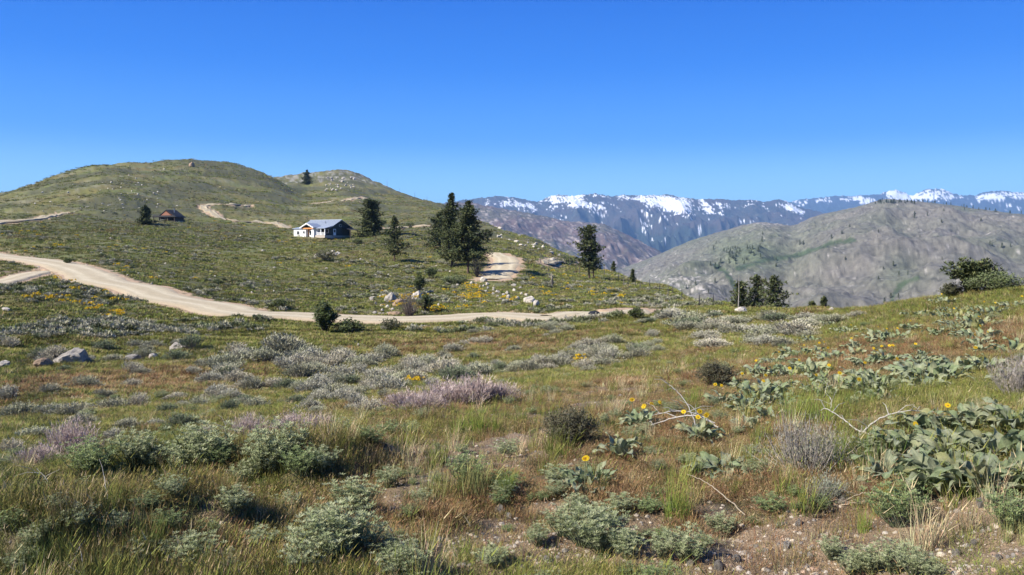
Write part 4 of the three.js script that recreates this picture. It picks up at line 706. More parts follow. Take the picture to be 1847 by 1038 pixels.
const sage = (u, v, wPx, label, group, protos = sageProto, name = 'sagebrush', hk = 0.5) => { const p = hit(u, v); if (!p) return; const w = wPx * R(1.0, 1.4) * -p.z / F; if (protos === sageProto && rnd() < 0.12) protos = greenSage; sageCount++; return bushAt(p, w, w * hk * R(0.65, 1.0), protos, name, label, name === 'sagebrush' ? 'sagebrush' : 'shrub', group); };
reseed(500);
const onRoad = (p) => roadAt(p.x, p.z).e < 0.9;
const band = [[480, 652, 110], [540, 657, 90], [600, 657, 80], [640, 652, 90], [668, 646, 64], [400, 667, 74], [360, 692, 54], [420, 690, 64], [390, 722, 70], [432, 722, 54], [520, 702, 74], [570, 702, 64], [600, 727, 100], [640, 722, 80], [680, 712, 74], [720, 702, 80], [760, 692, 80], [800, 687, 74], [840, 682, 80], [880, 677, 74], [920, 672, 80], [960, 668, 74], [1000, 663, 66], [1040, 652, 64], [1080, 643, 70], [1120, 640, 64], [1160, 633, 64], [1190, 628, 48], [1060, 632, 56], [852, 617, 50], [1012, 597, 44], [835, 643, 40], [1092, 627, 50], [505, 640, 70], [450, 645, 60], [385, 680, 70], [556, 678, 70], [610, 690, 80], [660, 690, 70], [700, 684, 64], [745, 676, 60], [790, 670, 60], [640, 740, 70], [590, 748, 60], [560, 730, 60], [470, 700, 60], [445, 740, 60], [350, 735, 50], [310, 725, 44]];
for (const [u, v, w] of band) for (let k = 0; k < 3; k++) { const uu = u + R(-30, 30), vv = v + R(-7, 7); sage(uu, vv, w * R(0.45, 0.8), 'grey sagebrush mound in the belt below the gravel road', 'sagebrush belt below the road'); }
for (const [u, v, w] of [[1230, 592, 74], [1270, 592, 74], [1320, 602, 90], [1370, 607, 100], [1420, 602, 90], [1460, 592, 90], [1500, 582, 74], [1300, 577, 56], [1232, 572, 56], [1350, 622, 84], [1400, 627, 74], [1300, 632, 80], [1440, 612, 74], [1172, 582, 46], [1260, 610, 60], [1340, 590, 70], [1390, 585, 70], [1450, 578, 60], [1530, 574, 60], [1280, 600, 60]]) for (let k = 0; k < 2; k++) sage(u + R(-24, 24), v + R(-6, 6), w * R(0.55, 0.9), 'pale grey sagebrush mound on the saddle by the young pines', 'sagebrush on the saddle', sageProto, 'sagebrush', 0.33);
for (const [u, v, w] of [[40, 752, 70], [90, 750, 56], [130, 752, 70], [200, 742, 54], [140, 772, 54], [230, 772, 54], [280, 772, 36], [60, 792, 54], [300, 747, 44], [180, 720, 50], [250, 735, 40], [20, 720, 50], [150, 700, 40], [90, 710, 50], [330, 770, 50], [370, 790, 50], [20, 820, 60], [240, 700, 36], [210, 790, 44]]) sage(u, v, w, 'grey sagebrush mound downhill from the large grey boulder', 'sagebrush downhill from the boulder');
for (let i = 0; i < 95; i++) { const u = R(0, 1180), v = R(590, 680), p = hit(u, v); if (p && !onRoad(p) && n2(p.x * 0.06, p.z * 0.06) > -0.25) sage(u, v, R(16, 40) * (0.5 + (v - 560) / 120), 'small sagebrush scattered in the meadow below the road', 'scattered meadow sagebrush'); }
for (const [u, v, w, h] of [[735, 740, 80, 0.62], [796, 732, 105, 0.6], [858, 728, 95, 0.6], [905, 726, 66, 0.55], [768, 744, 66, 0.5], [826, 730, 80, 0.6]]) sage(u, v, w, 'mauve dry brush mound beside the yellow flowers on the bench', 'mauve brush on the bench', mauveProto, 'dry_brush', h);
for (const [u, v, w, l] of [[530, 786, 74, 'mauve dry brush, left half of pair behind the lupines'], [572, 785, 66, 'mauve dry brush, right half of pair behind the lupines'], [448, 794, 66, 'smaller dusky mauve brush behind the lupines'], [128, 822, 90, 'dusky mauve brush above the shadowed bank'], [72, 842, 70, 'grey mauve brush at the end of the shadowed bank']]) sage(u, v, w, l, null, mauveProto, 'dry_brush', 0.75);
{ // two grey brushes standing close
  const a = sage(1452, 862, 150, 'grey half-dead sagebrush with pale leafy base on the near slope', null, [sageGeo(431, { n: 420, m: 9, l: 0.06, w: 0.006, from: 0.2, h: 0.6, lean: 1.9, wr: 0.45, bark: [0.40, 0.35, 0.29], cols: [[0.34, 0.29, 0.23], [0.44, 0.39, 0.31], [0.24, 0.20, 0.16], [0.34, 0.36, 0.23]] })], 'dead_sagebrush', 0.72);
  sage(1490, 905, 70, 'small pale sagebrush at the foot of the half-dead one', null, [sageGeo(432, { n: 260, m: 8, l: 0.05, w: 0.009, cols: [[0.30, 0.32, 0.24], [0.36, 0.37, 0.29], [0.25, 0.28, 0.19]] })], 'sagebrush_young', 0.8);
  sage(1835, 715, 110, 'grey dead sagebrush behind the big balsamroot patch', null, [sageGeo(433, { n: 360, m: 9, l: 0.06, w: 0.007, from: 0.2, h: 0.6, lean: 1.9, wr: 0.45, bark: [0.40, 0.35, 0.29], cols: [[0.38, 0.33, 0.28], [0.46, 0.40, 0.34], [0.26, 0.22, 0.18]] })], 'dead_sagebrush', 0.7);
}
// instanced plants that nobody could count
const D = new THREE.Object3D(), tint = new THREE.Color();
function stuff(name, label, cat, geo, mat, list) { // list of [x, y, z, turn, sx, sy, r, g, b]
  const m = new THREE.InstancedMesh(geo, mat, list.length);
  list.forEach((q, i) => { D.position.set(q[0], q[1], q[2]); D.rotation.set(q[9] ?? 0, q[3], 0); D.scale.set(q[4], q[5], q[4]); D.updateMatrix(); m.setMatrixAt(i, D.matrix); m.setColorAt(i, tint.setRGB(q[6], q[7], q[8])); });
  m.castShadow = m.receiveShadow = true; tag(addTop(m, name), label, cat, null, 'stuff'); return m;
}
const scatter = (n, r0, r1, u0, u1, f) => { const out = [], l0 = Math.log(r0), l1 = Math.log(r1), a0 = azOf(u0), a1 = azOf(u1); for (let i = 0; i < n; i++) { const r = Math.exp(R(l0, l1)), a = R(a0, a1), x = Math.sin(a) * r, z = -Math.cos(a) * r, q = f(x, z, r, a); if (q) out.push(q); } return out; };
{ // sage and heath beyond reach of counting, up the hillsides
  reseed(610); const g = sageGeo(441, { n: 60, m: 5, l: 0.17, w: 0.07 })[1], g2 = sageGeo(442, { n: 40, m: 4, l: 0.22, w: 0.08 })[1];
  const far = (k) => scatter(9000, 55, 420, -60, 1300, (x, z, r) => {
    const q = roadAt(x, z); if (q.e < 1) return null; const d = fbm(x * 0.03 + 20, z * 0.05, 3) + 0.35 * n2(x * 0.2, z * 0.2) - 0.05 - (r > 150 ? 0.12 : 0); if (d < R(0, 0.35)) return null;
    const s = R(0.5, 1.2), b = R(0.7, 1.1), t = rnd(), c = t < 0.55 ? [0.95, 0.95, 0.9] : t < 0.85 ? [0.5, 0.58, 0.36] : [0.32, 0.36, 0.2];
    return [x, ground(x, z) - 0.05, z, R(0, 6.28), s, s * R(0.6, 1), c[0] * b, c[1] * b, c[2] * b];
  });
  stuff('hillside_sagebrush', 'distant grey sagebrush speckling the hillside above the road', 'sagebrush', g, sageMat, far());
  stuff('hillside_heath', 'distant low brush dotting the green hillside', 'shrubs', g2, sageMat, far());
}
// ---------------------------------------------------------------- lupines
const lupMat = leafMat(0.3);
function lupineGeo(seed, pale) {
  reseed(seed); const st = new GB(), lf = new GB(), cols = pale ? [[0.29, 0.315, 0.155], [0.36, 0.375, 0.205], [0.215, 0.25, 0.11]] : [[0.19, 0.24, 0.082], [0.245, 0.29, 0.12], [0.14, 0.19, 0.06]];
  for (let i = 0; i < 30; i++) {
    const az = i * 2.4 + R(-0.3, 0.3), k = Math.sqrt((i + 0.5) / 30) * 0.24, x = Math.cos(az) * k, z = Math.sin(az) * k, h = R(0.26, 0.42) * (1 - k * 0.9), b = [x * 0.2, 0, z * 0.2], e = [x, h, z];
    st.tube([b, [x * 0.75, h * 0.55, z * 0.75], e], [0.005, 0.004, 0.002], [0.14, 0.17, 0.08], 3);
    for (let w = 0; w < 9; w++) {
      const s = lerp(0.3, 1, (w + 0.6) / 9), a = R(0, 6.283), pl = R(0.02, 0.05), c = [x * lerp(0.2, 1, s) + Math.cos(a) * pl, h * s + pl * 0.5, z * lerp(0.2, 1, s) + Math.sin(a) * pl], col = cols[(rnd() * 3) | 0], L = R(0.028, 0.044);
      for (let q = 0; q < 7; q++) { const aa = a + q / 7 * 6.283, up = R(0.25, 0.8), d = [Math.cos(aa) * Math.cos(up), Math.sin(up), Math.sin(aa) * Math.cos(up)], s2 = [-Math.sin(aa) * L * 0.15, 0, Math.cos(aa) * L * 0.15]; lf.face([c, [c[0] + d[0] * L * 0.6 + s2[0], c[1] + d[1] * L * 0.6, c[2] + d[2] * L * 0.6 + s2[2]], [c[0] + d[0] * L, c[1] + d[1] * L, c[2] + d[2] * L], [c[0] + d[0] * L * 0.6 - s2[0], c[1] + d[1] * L * 0.6, c[2] + d[2] * L * 0.6 - s2[2]]], col); }
    }
  }
  return [st.geo(), lf.geo()];
}
const lup = [lupineGeo(451, true), lupineGeo(452, true), lupineGeo(453, false), lupineGeo(454, true)];
const barkPlain = vmat();
function lupine(u, v, hPx, label, group, k) {
  const p = hit(u, v); if (!p) return; const s = hPx * 1.15 * -p.z / F / 0.4, [a, b] = lup[k ?? (rnd() * 4) | 0], g = addTop(new THREE.Group(), 'lupine'); mesh(a, barkPlain, 'stems', g); mesh(b, lupMat, 'foliage', g); put(g, p, R(0, 6.28), s); g.scale.x *= R(1.0, 1.3); return tag(shade(g), label, 'plant', group);
}
reseed(520);
for (const [u, v, h] of [[370, 848, 80], [335, 856, 64], [400, 846, 50], [480, 862, 70], [500, 850, 84], [545, 862, 56], [582, 856, 46], [240, 842, 62], [275, 850, 50], [165, 862, 70], [200, 880, 44]]) lupine(u, v, h, 'silvery lupine clump growing along the shadowed bank', 'lupines along the bank');
for (const [u, v, h] of [[570, 1026, 84], [610, 1010, 96], [650, 1002, 70], [545, 1040, 60], [690, 985, 30]]) lupine(u, v, h, 'large silvery lupine clump casting a dark shadow on gravel', 'large lupine stand on the gravel');
for (const [u, v, h, l, k] of [[640, 928, 62, 'rounded lupine clump on red grass above the large stand', 3], [725, 1050, 64, 'lupine rosette with star leaves below the large stand', 1], [205, 966, 40, 'small round lupine alone in the tall bank grass', 0], [845, 880, 60, 'lupine mixed into pale tall grass on the bench', 2], [1240, 1016, 62, 'rounded silvery lupine at the edge of pale gravel', 0], [1195, 1008, 44, 'low lupine left of the rounded silvery one', 1], [1620, 950, 76, 'bright green lupine under the big balsamroot patch', 2], [1655, 905, 56, 'upright green lupine touching the balsamroot leaves', 2], [1830, 960, 70, 'grey green lupine right of the pale gravel patch', 2], [1300, 968, 40, 'small lupine on the red grass near the bent straw', 3]]) lupine(u, v, h, l, null, k);
for (const [u, v, h] of [[1015, 968, 50], [1050, 985, 66], [1090, 1000, 76], [1130, 1008, 50], [1040, 940, 44], [970, 985, 36], [1080, 950, 40]]) lupine(u, v, h, 'lupine of the loose stand below the round balsamroot', 'lupines below the round balsamroot', 3);
for (const [u, v, h] of [[1570, 1036, 50], [1610, 1034, 56], [1650, 1040, 50], [1500, 1010, 40], [1540, 1040, 44], [1680, 1048, 40]]) lupine(u, v, h, 'pale lupine at the gravel under the green lupine', 'pale lupines on the gravel', 1);
for (const [u, v, h] of [[620, 788, 32], [700, 795, 34], [660, 800, 30], [740, 790, 28], [760, 760, 22], [1110, 760, 20], [1130, 740, 18], [1090, 765, 18], [985, 715, 18], [1000, 712, 14], [430, 900, 26], [90, 966, 30], [60, 905, 34], [320, 1030, 36]]) lupine(u, v, h, 'small lupine tuft scattered in the red grass', 'scattered small lupines');
// ---------------------------------------------------------------- balsamroot: broad arrow leaves, each a piece of its own
const leafGeo = (seed) => {
  reseed(seed); const g = new GB(), n = 8, w = 4, bend = R(0.7, 2.0), fold = R(0.1, 0.5), wav = R(0.04, 0.09), tw = R(-0.5, 0.5), rows = []; let y = 0, z = 0;
  const pet = 0.38, cB = [0.34, 0.375, 0.215], cM = [0.46, 0.48, 0.29];
  const P = []; for (let k = 0; k <= n; k++) { const t = k / n, a = 0.15 + bend * t; if (k) { y += Math.cos(a) / n; z += Math.sin(a) / n; } P.push([y, z, a]); }
  for (let k = 0; k <= n; k++) {
    const t = k / n, [yy, zz, a] = P[k], hw = 0.16 * Math.pow(Math.sin(Math.PI * clamp(0.16 + 0.84 * t, 0, 1) ** 0.75), 0.9) * (t > 0.98 ? 0.02 : 1), row = [];
    for (let j = -w / 2; j <= w / 2; j++) { const s = j / (w / 2), back = t < 0.13 ? -Math.abs(s) * 0.07 : 0, sx = s * hw, lift = Math.abs(s) * hw * fold + wav * Math.sin(t * 9 + s * 2 + seed) * Math.abs(s), q = tw * t; row.push([sx * Math.cos(q) - lift * Math.sin(q) * 0.5, pet + yy * 0.72 + back + lift * Math.sin(a) , zz * 0.72 + pet * 0.1 - lift * Math.cos(a) + sx * Math.sin(q)]); }
    rows.push(row);
  }
  const geo = new GB(), id = rows.map((row) => row.map((q, j) => { const f = 1 + 0.1 * Math.sin(q[1] * 30 + j * 3); return geo.v(...q, 0, 1, 0, (j === w / 2 ? cM : cB).map((c) => c * f)); }));
  for (let k = 0; k < n; k++) for (let j = 0; j < w; j++) { geo.tri(id[k][j], id[k][j + 1], id[k + 1][j]); geo.tri(id[k + 1][j], id[k][j + 1], id[k + 1][j + 1]); }
  geo.tube([[0, 0, 0], [0, pet * 0.6, 0.01], [0, pet + 0.04, pet * 0.12]], [0.016, 0.012, 0.009], cM, 3);
  const out = geo.geo(); out.computeVertexNormals(); return out;
};
const leafG = [461, 462, 463, 464, 465, 466].map(leafGeo), balsamMats = [[1, 1, 1], [0.8, 0.9, 0.75], [1.15, 1.12, 1.05], [1.1, 1.0, 0.7]].map((q) => { const m = leafMat(0.3, { roughness: 0.8, map: mapAt(grain, 4), bumpMap: mapAt(grain, 9), bumpScale: 0.004 }); m.color.setRGB(...q); return m; });
const flowerGeo = (() => { const g = new GB(), c = [0.76, 0.53, 0.015]; g.tube([[0, 0, 0], [0.02, 0.5, 0.01], [0.04, 0.93, 0.03]], [0.011, 0.009, 0.009], [0.20, 0.22, 0.1], 4); const o = [0.04, 0.95, 0.05]; for (let i = 0; i < 13; i++) { const a = i / 13 * 6.283, d = [Math.cos(a), Math.sin(a) * 0.72, -Math.sin(a) * 0.55], s = [-Math.sin(a) * 0.026, Math.cos(a) * 0.72 * 0.026, -Math.cos(a) * 0.55 * 0.026], L = 0.082; g.face([o, [o[0] + d[0] * L * 0.6 + s[0], o[1] + d[1] * L * 0.6 + s[1], o[2] + d[2] * L * 0.6 + s[2]], [o[0] + d[0] * L, o[1] + d[1] * L, o[2] + d[2] * L], [o[0] + d[0] * L * 0.6 - s[0], o[1] + d[1] * L * 0.6 - s[1], o[2] + d[2] * L * 0.6 - s[2]]], i % 3 ? c : [0.80, 0.58, 0.02]); } const b = new GB(); for (let i = 0; i < 8; i++) { const a = i / 8 * 6.283, a2 = (i + 1) / 8 * 6.283, e = (q) => [o[0] + Math.cos(q) * 0.022, o[1] + Math.sin(q) * 0.016, o[2] + 0.008 - Math.sin(q) * 0.012]; g.face([[o[0], o[1] + 0.008, o[2] + 0.03], e(a), e(a2)], [0.42, 0.22, 0.02]); } return g.geo(); })();
const petalMat = leafMat(0.4);
function balsam(u, v, wPx, nl, nf, label, group, o = {}) {
  if (!o.L) wPx *= 1.25;
  if (!o.L) { u += R(-9, 9); v += R(-5, 5); } const p = hit(u, v); if (!p) return; const k = -p.z / F, W = wPx * k, L = (o.L ?? clamp(W * 0.46, 0.15, 0.26)), g = addTop(new THREE.Group(), 'balsamroot'); g.position.copy(p); g.position.y -= 0.02;
  nl = Math.round(nl * 2.2); for (let i = 0; i < nl; i++) { const m = new THREE.Mesh(leafG[(rnd() * 6) | 0], balsamMats[(rnd() * 3.25) | 0]), a = i * 2.399 + R(-0.5, 0.5), q = Math.sqrt((i + 0.4) / nl), rr = Math.max(0, W / 2 - L * 0.4) * q; m.name = 'leaf'; m.position.set(Math.cos(a) * rr, R(-0.01, 0.02), Math.sin(a) * rr); m.rotation.set(lerp(-0.2, 0.4, q) + R(-0.35, 0.35), Math.PI / 2 - a + R(-0.6, 0.6), R(-0.5, 0.5), 'YXZ'); m.scale.setScalar(L * R(0.75, 1.2) / 1.1); m.scale.x *= R(0.85, 1.25); g.add(m); }
  for (let i = 0; i < nf; i++) { const m = new THREE.Mesh(flowerGeo, petalMat), a = R(0, 6.28), rr = W * 0.3 * rnd(); m.name = 'flower'; m.position.set(Math.cos(a) * rr, 0, Math.sin(a) * rr); m.rotation.set(R(-0.2, 0.25), R(-0.6, 0.6), R(-0.2, 0.2)); m.scale.setScalar(0.24 * R(1.1, 1.4)); g.add(m); }
  return tag(shade(g), label, 'plant', group);
}
reseed(530);
for (const [u, v, w, n, f] of [[1610, 872, 120, 16, 0], [1690, 885, 140, 20, 0], [1770, 890, 140, 20, 0], [1835, 880, 130, 18, 0], [1640, 825, 130, 18, 1], [1725, 830, 140, 20, 0], [1805, 830, 140, 20, 0], [1840, 775, 130, 16, 0], [1775, 775, 120, 16, 0], [1700, 785, 120, 16, 1], [1650, 785, 90, 10, 0], [1590, 835, 80, 9, 0]]) balsam(u, v, w, n, f, 'balsamroot rosette of the big leafy patch, broad grey-green leaves', 'big balsamroot patch', { L: 0.23 });
balsam(1062, 888, 110, 16, 2, 'round balsamroot clump with two yellow heads on the bench', null, { L: 0.2 });
balsam(1116, 822, 78, 9, 0, 'pale upright balsamroot leaves behind the round clump', null, { L: 0.2 });
balsam(1310, 862, 120, 20, 0, 'dense dark-centred balsamroot left of the half-dead sagebrush', null, { L: 0.2 });
balsam(1160, 776, 76, 14, 5, 'balsamroot with a bunch of yellow flowers by bent pale branches', null, { L: 0.22 });
balsam(1262, 796, 80, 12, 5, 'balsamroot with nodding yellow flowers under the arched branches', null, { L: 0.22 });
for (const [u, v, w, n, f] of [[1372, 722, 92, 16, 1], [1340, 742, 60, 9, 0], [1530, 706, 96, 16, 0], [1582, 700, 80, 14, 0], [1690, 692, 110, 18, 0], [1640, 680, 74, 12, 0], [1736, 668, 70, 12, 0], [1420, 700, 40, 8, 1], [1296, 728, 50, 9, 2], [1790, 668, 60, 10, 1], [1830, 690, 60, 9, 0], [1600, 722, 60, 9, 0], [1330, 700, 44, 8, 1]]) balsam(u, v, w, n, f, 'leafy balsamroot clump on the slope behind the big patch', 'balsamroot behind the big patch');
for (const [u, v, w, n, f] of [[1530, 606, 54, 12, 1], [1590, 616, 90, 14, 2], [1625, 612, 60, 10, 1], [1760, 598, 110, 18, 1], [1750, 566, 90, 16, 1], [1718, 575, 70, 12, 1], [1800, 566, 70, 12, 1], [1782, 620, 90, 16, 1], [1440, 640, 60, 12, 1], [1480, 646, 64, 12, 2], [1512, 656, 56, 10, 1], [1555, 660, 56, 10, 2], [1604, 656, 56, 10, 2], [1690, 606, 40, 8, 1], [1835, 560, 60, 10, 1], [1540, 630, 40, 8, 1], [1400, 660, 50, 9, 1], [1370, 680, 50, 9, 1], [1460, 620, 44, 8, 0], [1660, 575, 50, 9, 0], [1700, 550, 50, 9, 1], [1500, 585, 40, 8, 0], [1820, 640, 60, 10, 0], [1660, 650, 44, 8, 1]]) balsam(u, v, w, n, f, 'balsamroot clump higher on the grassy slope towards the juniper', 'balsamroot towards the juniper');
for (let i = 0; i < 30; i++) { const t = rnd(); balsam(lerp(1330, 1840, t), lerp(690, 545, t) + R(0, 110), R(26, 60), 6 + ((rnd() * 6) | 0), rnd() < 0.4 ? 1 : 0, 'balsamroot clump higher on the grassy slope towards the juniper', 'balsamroot towards the juniper'); }
// ---------------------------------------------------------------- dead branches and straw
const deadMat = vmat({ map: mapAt(grain, 8) });
function branch(P, r, wpx, label, col = [0.50, 0.47, 0.42], twigs = 3, lift = 0, name = 'dead_branch') {
  const r0 = r || Math.hypot(hit(P[0][0], P[0][1] + 12).x, hit(P[0][0], P[0][1] + 12).z), pts = P.map(([u, v], i) => { const q = at(u, v, r0 + i * 0.06), y = ground(q.x, q.z); if (q.y < y + 0.01) q.y = y + 0.01; return q; });
  const c = new THREE.CatmullRomCurve3(pts), n = P.length * 5, S = c.getPoints(n), o = S[0], w = wpx * 0.7 * r0 / F / 2, g = new GB(), rel = S.map((q, i) => [q.x - o.x + 0.004 * n2(i, 1), q.y - o.y + 0.006 * n2(i * 0.8, 5), q.z - o.z]);
  g.tube(rel, rel.map((_, i) => w * (1.1 - 0.8 * i / n)), col, 5);
  for (let t = 0; t < twigs; t++) { const k = 2 + ((rnd() * (n - 4)) | 0), a = rel[k], l = R(0.12, 0.3), d = [R(-1, 1), R(-0.1, 0.9), R(-0.6, 0.6)]; g.tube([a, [a[0] + d[0] * l * 0.5, a[1] + d[1] * l * 0.4 + 0.02, a[2] + d[2] * l * 0.5], [a[0] + d[0] * l, a[1] + d[1] * l * 0.7, a[2] + d[2] * l]], [w * 0.5, w * 0.35, w * 0.15], col, 4); }
  const m = addTop(mesh(g, deadMat, 'x'), name); m.position.copy(o); return tag(shade(m), label, name === 'dead_branch' ? 'branch' : 'straw');
}
reseed(540);
branch([[1296, 772], [1262, 752], [1225, 752], [1180, 766], [1140, 786]], 0, 5, 'long pale branch arching over the flowering balsamroot', [0.50, 0.46, 0.40], 8);
branch([[1290, 764], [1250, 745], [1215, 742], [1170, 752]], 0, 3.5, 'thinner pale branch above the long arching one', [0.5, 0.47, 0.43], 7);
branch([[1260, 782], [1240, 730], [1215, 700], [1200, 690]], 0, 3, 'grey upright twig behind the arching branches', [0.48, 0.45, 0.41], 5);
branch([[1575, 786], [1545, 775], [1520, 755], [1490, 738], [1480, 742]], 0, 4.5, 'crooked white branch lying left of the big balsamroot patch', [0.50, 0.46, 0.40], 5);
branch([[1498, 744], [1500, 722], [1490, 708], [1494, 690]], 0, 3, 'forked white twig sticking up from the crooked branch', [0.50, 0.46, 0.40], 3);
branch([[1550, 788], [1580, 760], [1630, 742], [1690, 744]], 0, 4.5, 'pale branch bowed across the grass above the big patch', [0.50, 0.46, 0.40], 6);
branch([[1660, 770], [1690, 752], [1702, 764], [1698, 780]], 0, 5, 'curled white branch tip over the big balsamroot patch', [0.50, 0.46, 0.40], 3);
branch([[1345, 930], [1300, 890], [1270, 868], [1240, 856]], 0, 4, 'bent straw-coloured stem lying on red grass', [0.44, 0.36, 0.25], 0, 0, 'straw_stem');
branch([[90, 892], [84, 866], [66, 846]], 0, 3, 'forked pale twig over the shadowed bank', [0.45, 0.42, 0.38], 3);
branch([[76, 890], [50, 886], [20, 884]], 0, 3, 'pale twig reaching sideways over the bank', [0.45, 0.42, 0.38], 3);
branch([[195, 905], [190, 880], [188, 860]], 0, 2.5, 'thin pale twig standing in bank grass', [0.45, 0.42, 0.38], 2);
branch([[160, 1040], [130, 1026], [120, 1016]], 0, 4, 'grey twig poking from deep shadowed grass', [0.4, 0.38, 0.35], 3);
branch([[1836, 690], [1830, 668], [1842, 655], [1850, 640]], 0, 5, 'white gnarled root end beside the grey dead sagebrush', [0.50, 0.46, 0.40], 2);
branch([[1560, 905], [1500, 920], [1440, 935]], 0, 3.2, 'long tan stem on litter below the balsamroot leaves', [0.52, 0.42, 0.3], 2, 0, 'straw_stem');
branch([[1620, 895], [1560, 890], [1510, 918]], 0, 2.6, 'second tan stem crossing litter below the leaves', [0.52, 0.42, 0.3], 2, 0, 'straw_stem');
branch([[415, 800], [405, 775], [412, 752]], 0, 2.5, 'bare grey twigs beside the mauve brush', [0.3, 0.27, 0.24], 6);
// ---------------------------------------------------------------- grass, stones
const tuft = (seed, n, rad, h, w, lean, c0, c1, segs = 2, heads = 0) => { reseed(seed); const g = new GB(); for (let i = 0; i < n; i++) { const a = R(0, 6.28), k = Math.sqrt(rnd()) * rad, v = R(0.65, 1.25), hue = R(-0.16, 0.16), e = g.blade(Math.cos(a) * k, -0.02, Math.sin(a) * k, a + R(-1.2, 1.2), h * R(0.6, 1.15), R(lean * 0.2, lean), w * R(0.7, 1.3), c0.map((q, j) => q * v * (1 + (j === 0 ? hue : j === 1 ? -hue * 0.5 : 0))), c1.map((q, j) => q * v * (1 + (j === 0 ? hue : j === 1 ? -hue * 0.5 : 0))), segs); if (heads && i % heads === 0) g.blade(e[0], e[1] - 0.015, e[2], R(0, 6.28), h * 0.22, 0.6, w * 1.25, c1, c1, 1); } return g.geo(); };
const grassMat = vmat({ roughness: 1 });
const fineG = [tuft(701, 30, 0.075, 0.15, 0.0031, 0.5, [0.95, 1.05, 0.9], [1.1, 0.95, 0.95], 2, 3), tuft(702, 28, 0.075, 0.12, 0.0029, 0.65, [0.95, 1.05, 0.9], [1.1, 0.95, 0.95], 2, 3)], coarseG = tuft(703, 26, 0.16, 0.19, 0.012, 0.7, [0.95, 1.05, 0.9], [1.08, 0.97, 0.95], 2), meadowG = tuft(704, 24, 0.42, 0.26, 0.05, 0.8, [0.95, 1.03, 0.9], [1.08, 0.98, 0.95], 2), bunchG = [tuft(705, 60, 0.07, 0.42, 0.005, 0.55, [1, 1, 1], [1.1, 1.02, 0.95], 3, 5), tuft(706, 50, 0.06, 0.38, 0.005, 0.6, [1, 1, 1], [1.1, 1.02, 0.95], 3, 5)];
const CG = [[0.170, 0.200, 0.036], [0.125, 0.155, 0.026], [0.22, 0.23, 0.055]], CR = [[0.225, 0.130, 0.056], [0.18, 0.098, 0.045], [0.30, 0.215, 0.105]], CO = [[0.205, 0.178, 0.05], [0.165, 0.15, 0.036], [0.29, 0.245, 0.11]], CS = [[0.42, 0.36, 0.21], [0.34, 0.28, 0.16], [0.10, 0.072, 0.04]];
const tall = spots([[120, 950, 1.1], [260, 930, 0.9], [60, 1010, 0.9], [380, 900, 0.8], [300, 810, 1.0], [330, 980, 0.6], [840, 770, 0.8], [870, 760, 0.8], [640, 830, 0.7], [470, 850, 0.8], [760, 775, 0.8], [1530, 740, 0.5], [1480, 740, 0.5], [820, 890, 0.3]]);
const pickTint = (x, z, t = 0) => { const red = redAt(x, z) * (1 - 0.5 * t) + R(-0.55, 0.45), g = n2(x * 0.5 + 30, z * 0.5) * 0.3; const L = rnd() < 0.1 ? CS : red > 0.78 ? CR : red + g > 0.36 ? CO : CG, c = L[(rnd() * 3) | 0], b = R(0.75, 1.2); return [c[0] * b, c[1] * b, c[2] * b]; };
reseed(710);
for (const k of [0, 1]) stuff('meadow_grass', k ? 'short red and green grass covering the near bench' : 'fine seeding grass covering the near slope', 'grass', fineG[k], grassMat, scatter(84000, 2.6, 24, -220, 2070, (x, z, r) => {
  const s = soilAt(x, z); if (s > 0.2 && rnd() < s * 0.95) return null; if (r < 14 && n2(x * 2.1 + 4, z * 2.1) + 0.6 * n2(x * 0.6, z * 0.6 + 8) < R(-1.0, 0.3)) return null; const t = clamp(field(tall, x, z)), c = pickTint(x, z, t), k2 = (1 + sstep(7, 22, r) * 0.7);
  return [x, ground(x, z), z, R(0, 6.28), k2 * R(0.8, 1.25), (0.18 + 0.75 * Math.pow(rnd(), 1.6)) * (1 + 0.65 * t) * (0.8 + 0.35 * n2(x * 0.7, z * 0.7)), ...c];
}));
stuff('slope_grass', 'grass of the meadow between bench and road', 'grass', coarseG, grassMat, scatter(80000, 14, 62, -160, 2000, (x, z, r) => { if (soilAt(x, z) > rnd() * 0.7 + 0.1 || roadAt(x, z).e < 0.6) return null; const c = pickTint(x, z), k = 1 + sstep(15, 60, r) * 1.2; return [x, ground(x, z), z, R(0, 6.28), k * R(0.8, 1.3), k * R(0.3, 0.75), ...c]; }));
stuff('hillside_grass', 'grass of the hillside above the gravel road', 'grass', meadowG, grassMat, scatter(90000, 48, 640, -120, 1500, (x, z, r) => { if (roadAt(x, z).e < 0.8) return null; if (r > 240 && fbm(x * 0.02, z * 0.02, 2) < R(-0.5, 0.2)) return null; const c = pickTint(x, z), k = (1 + sstep(50, 240, r) * 0.8) * (1 + sstep(240, 640, r)); return [x, ground(x, z), z, R(0, 6.28), k * R(0.7, 1.3), k * R(0.5, 1.0), ...c]; }));
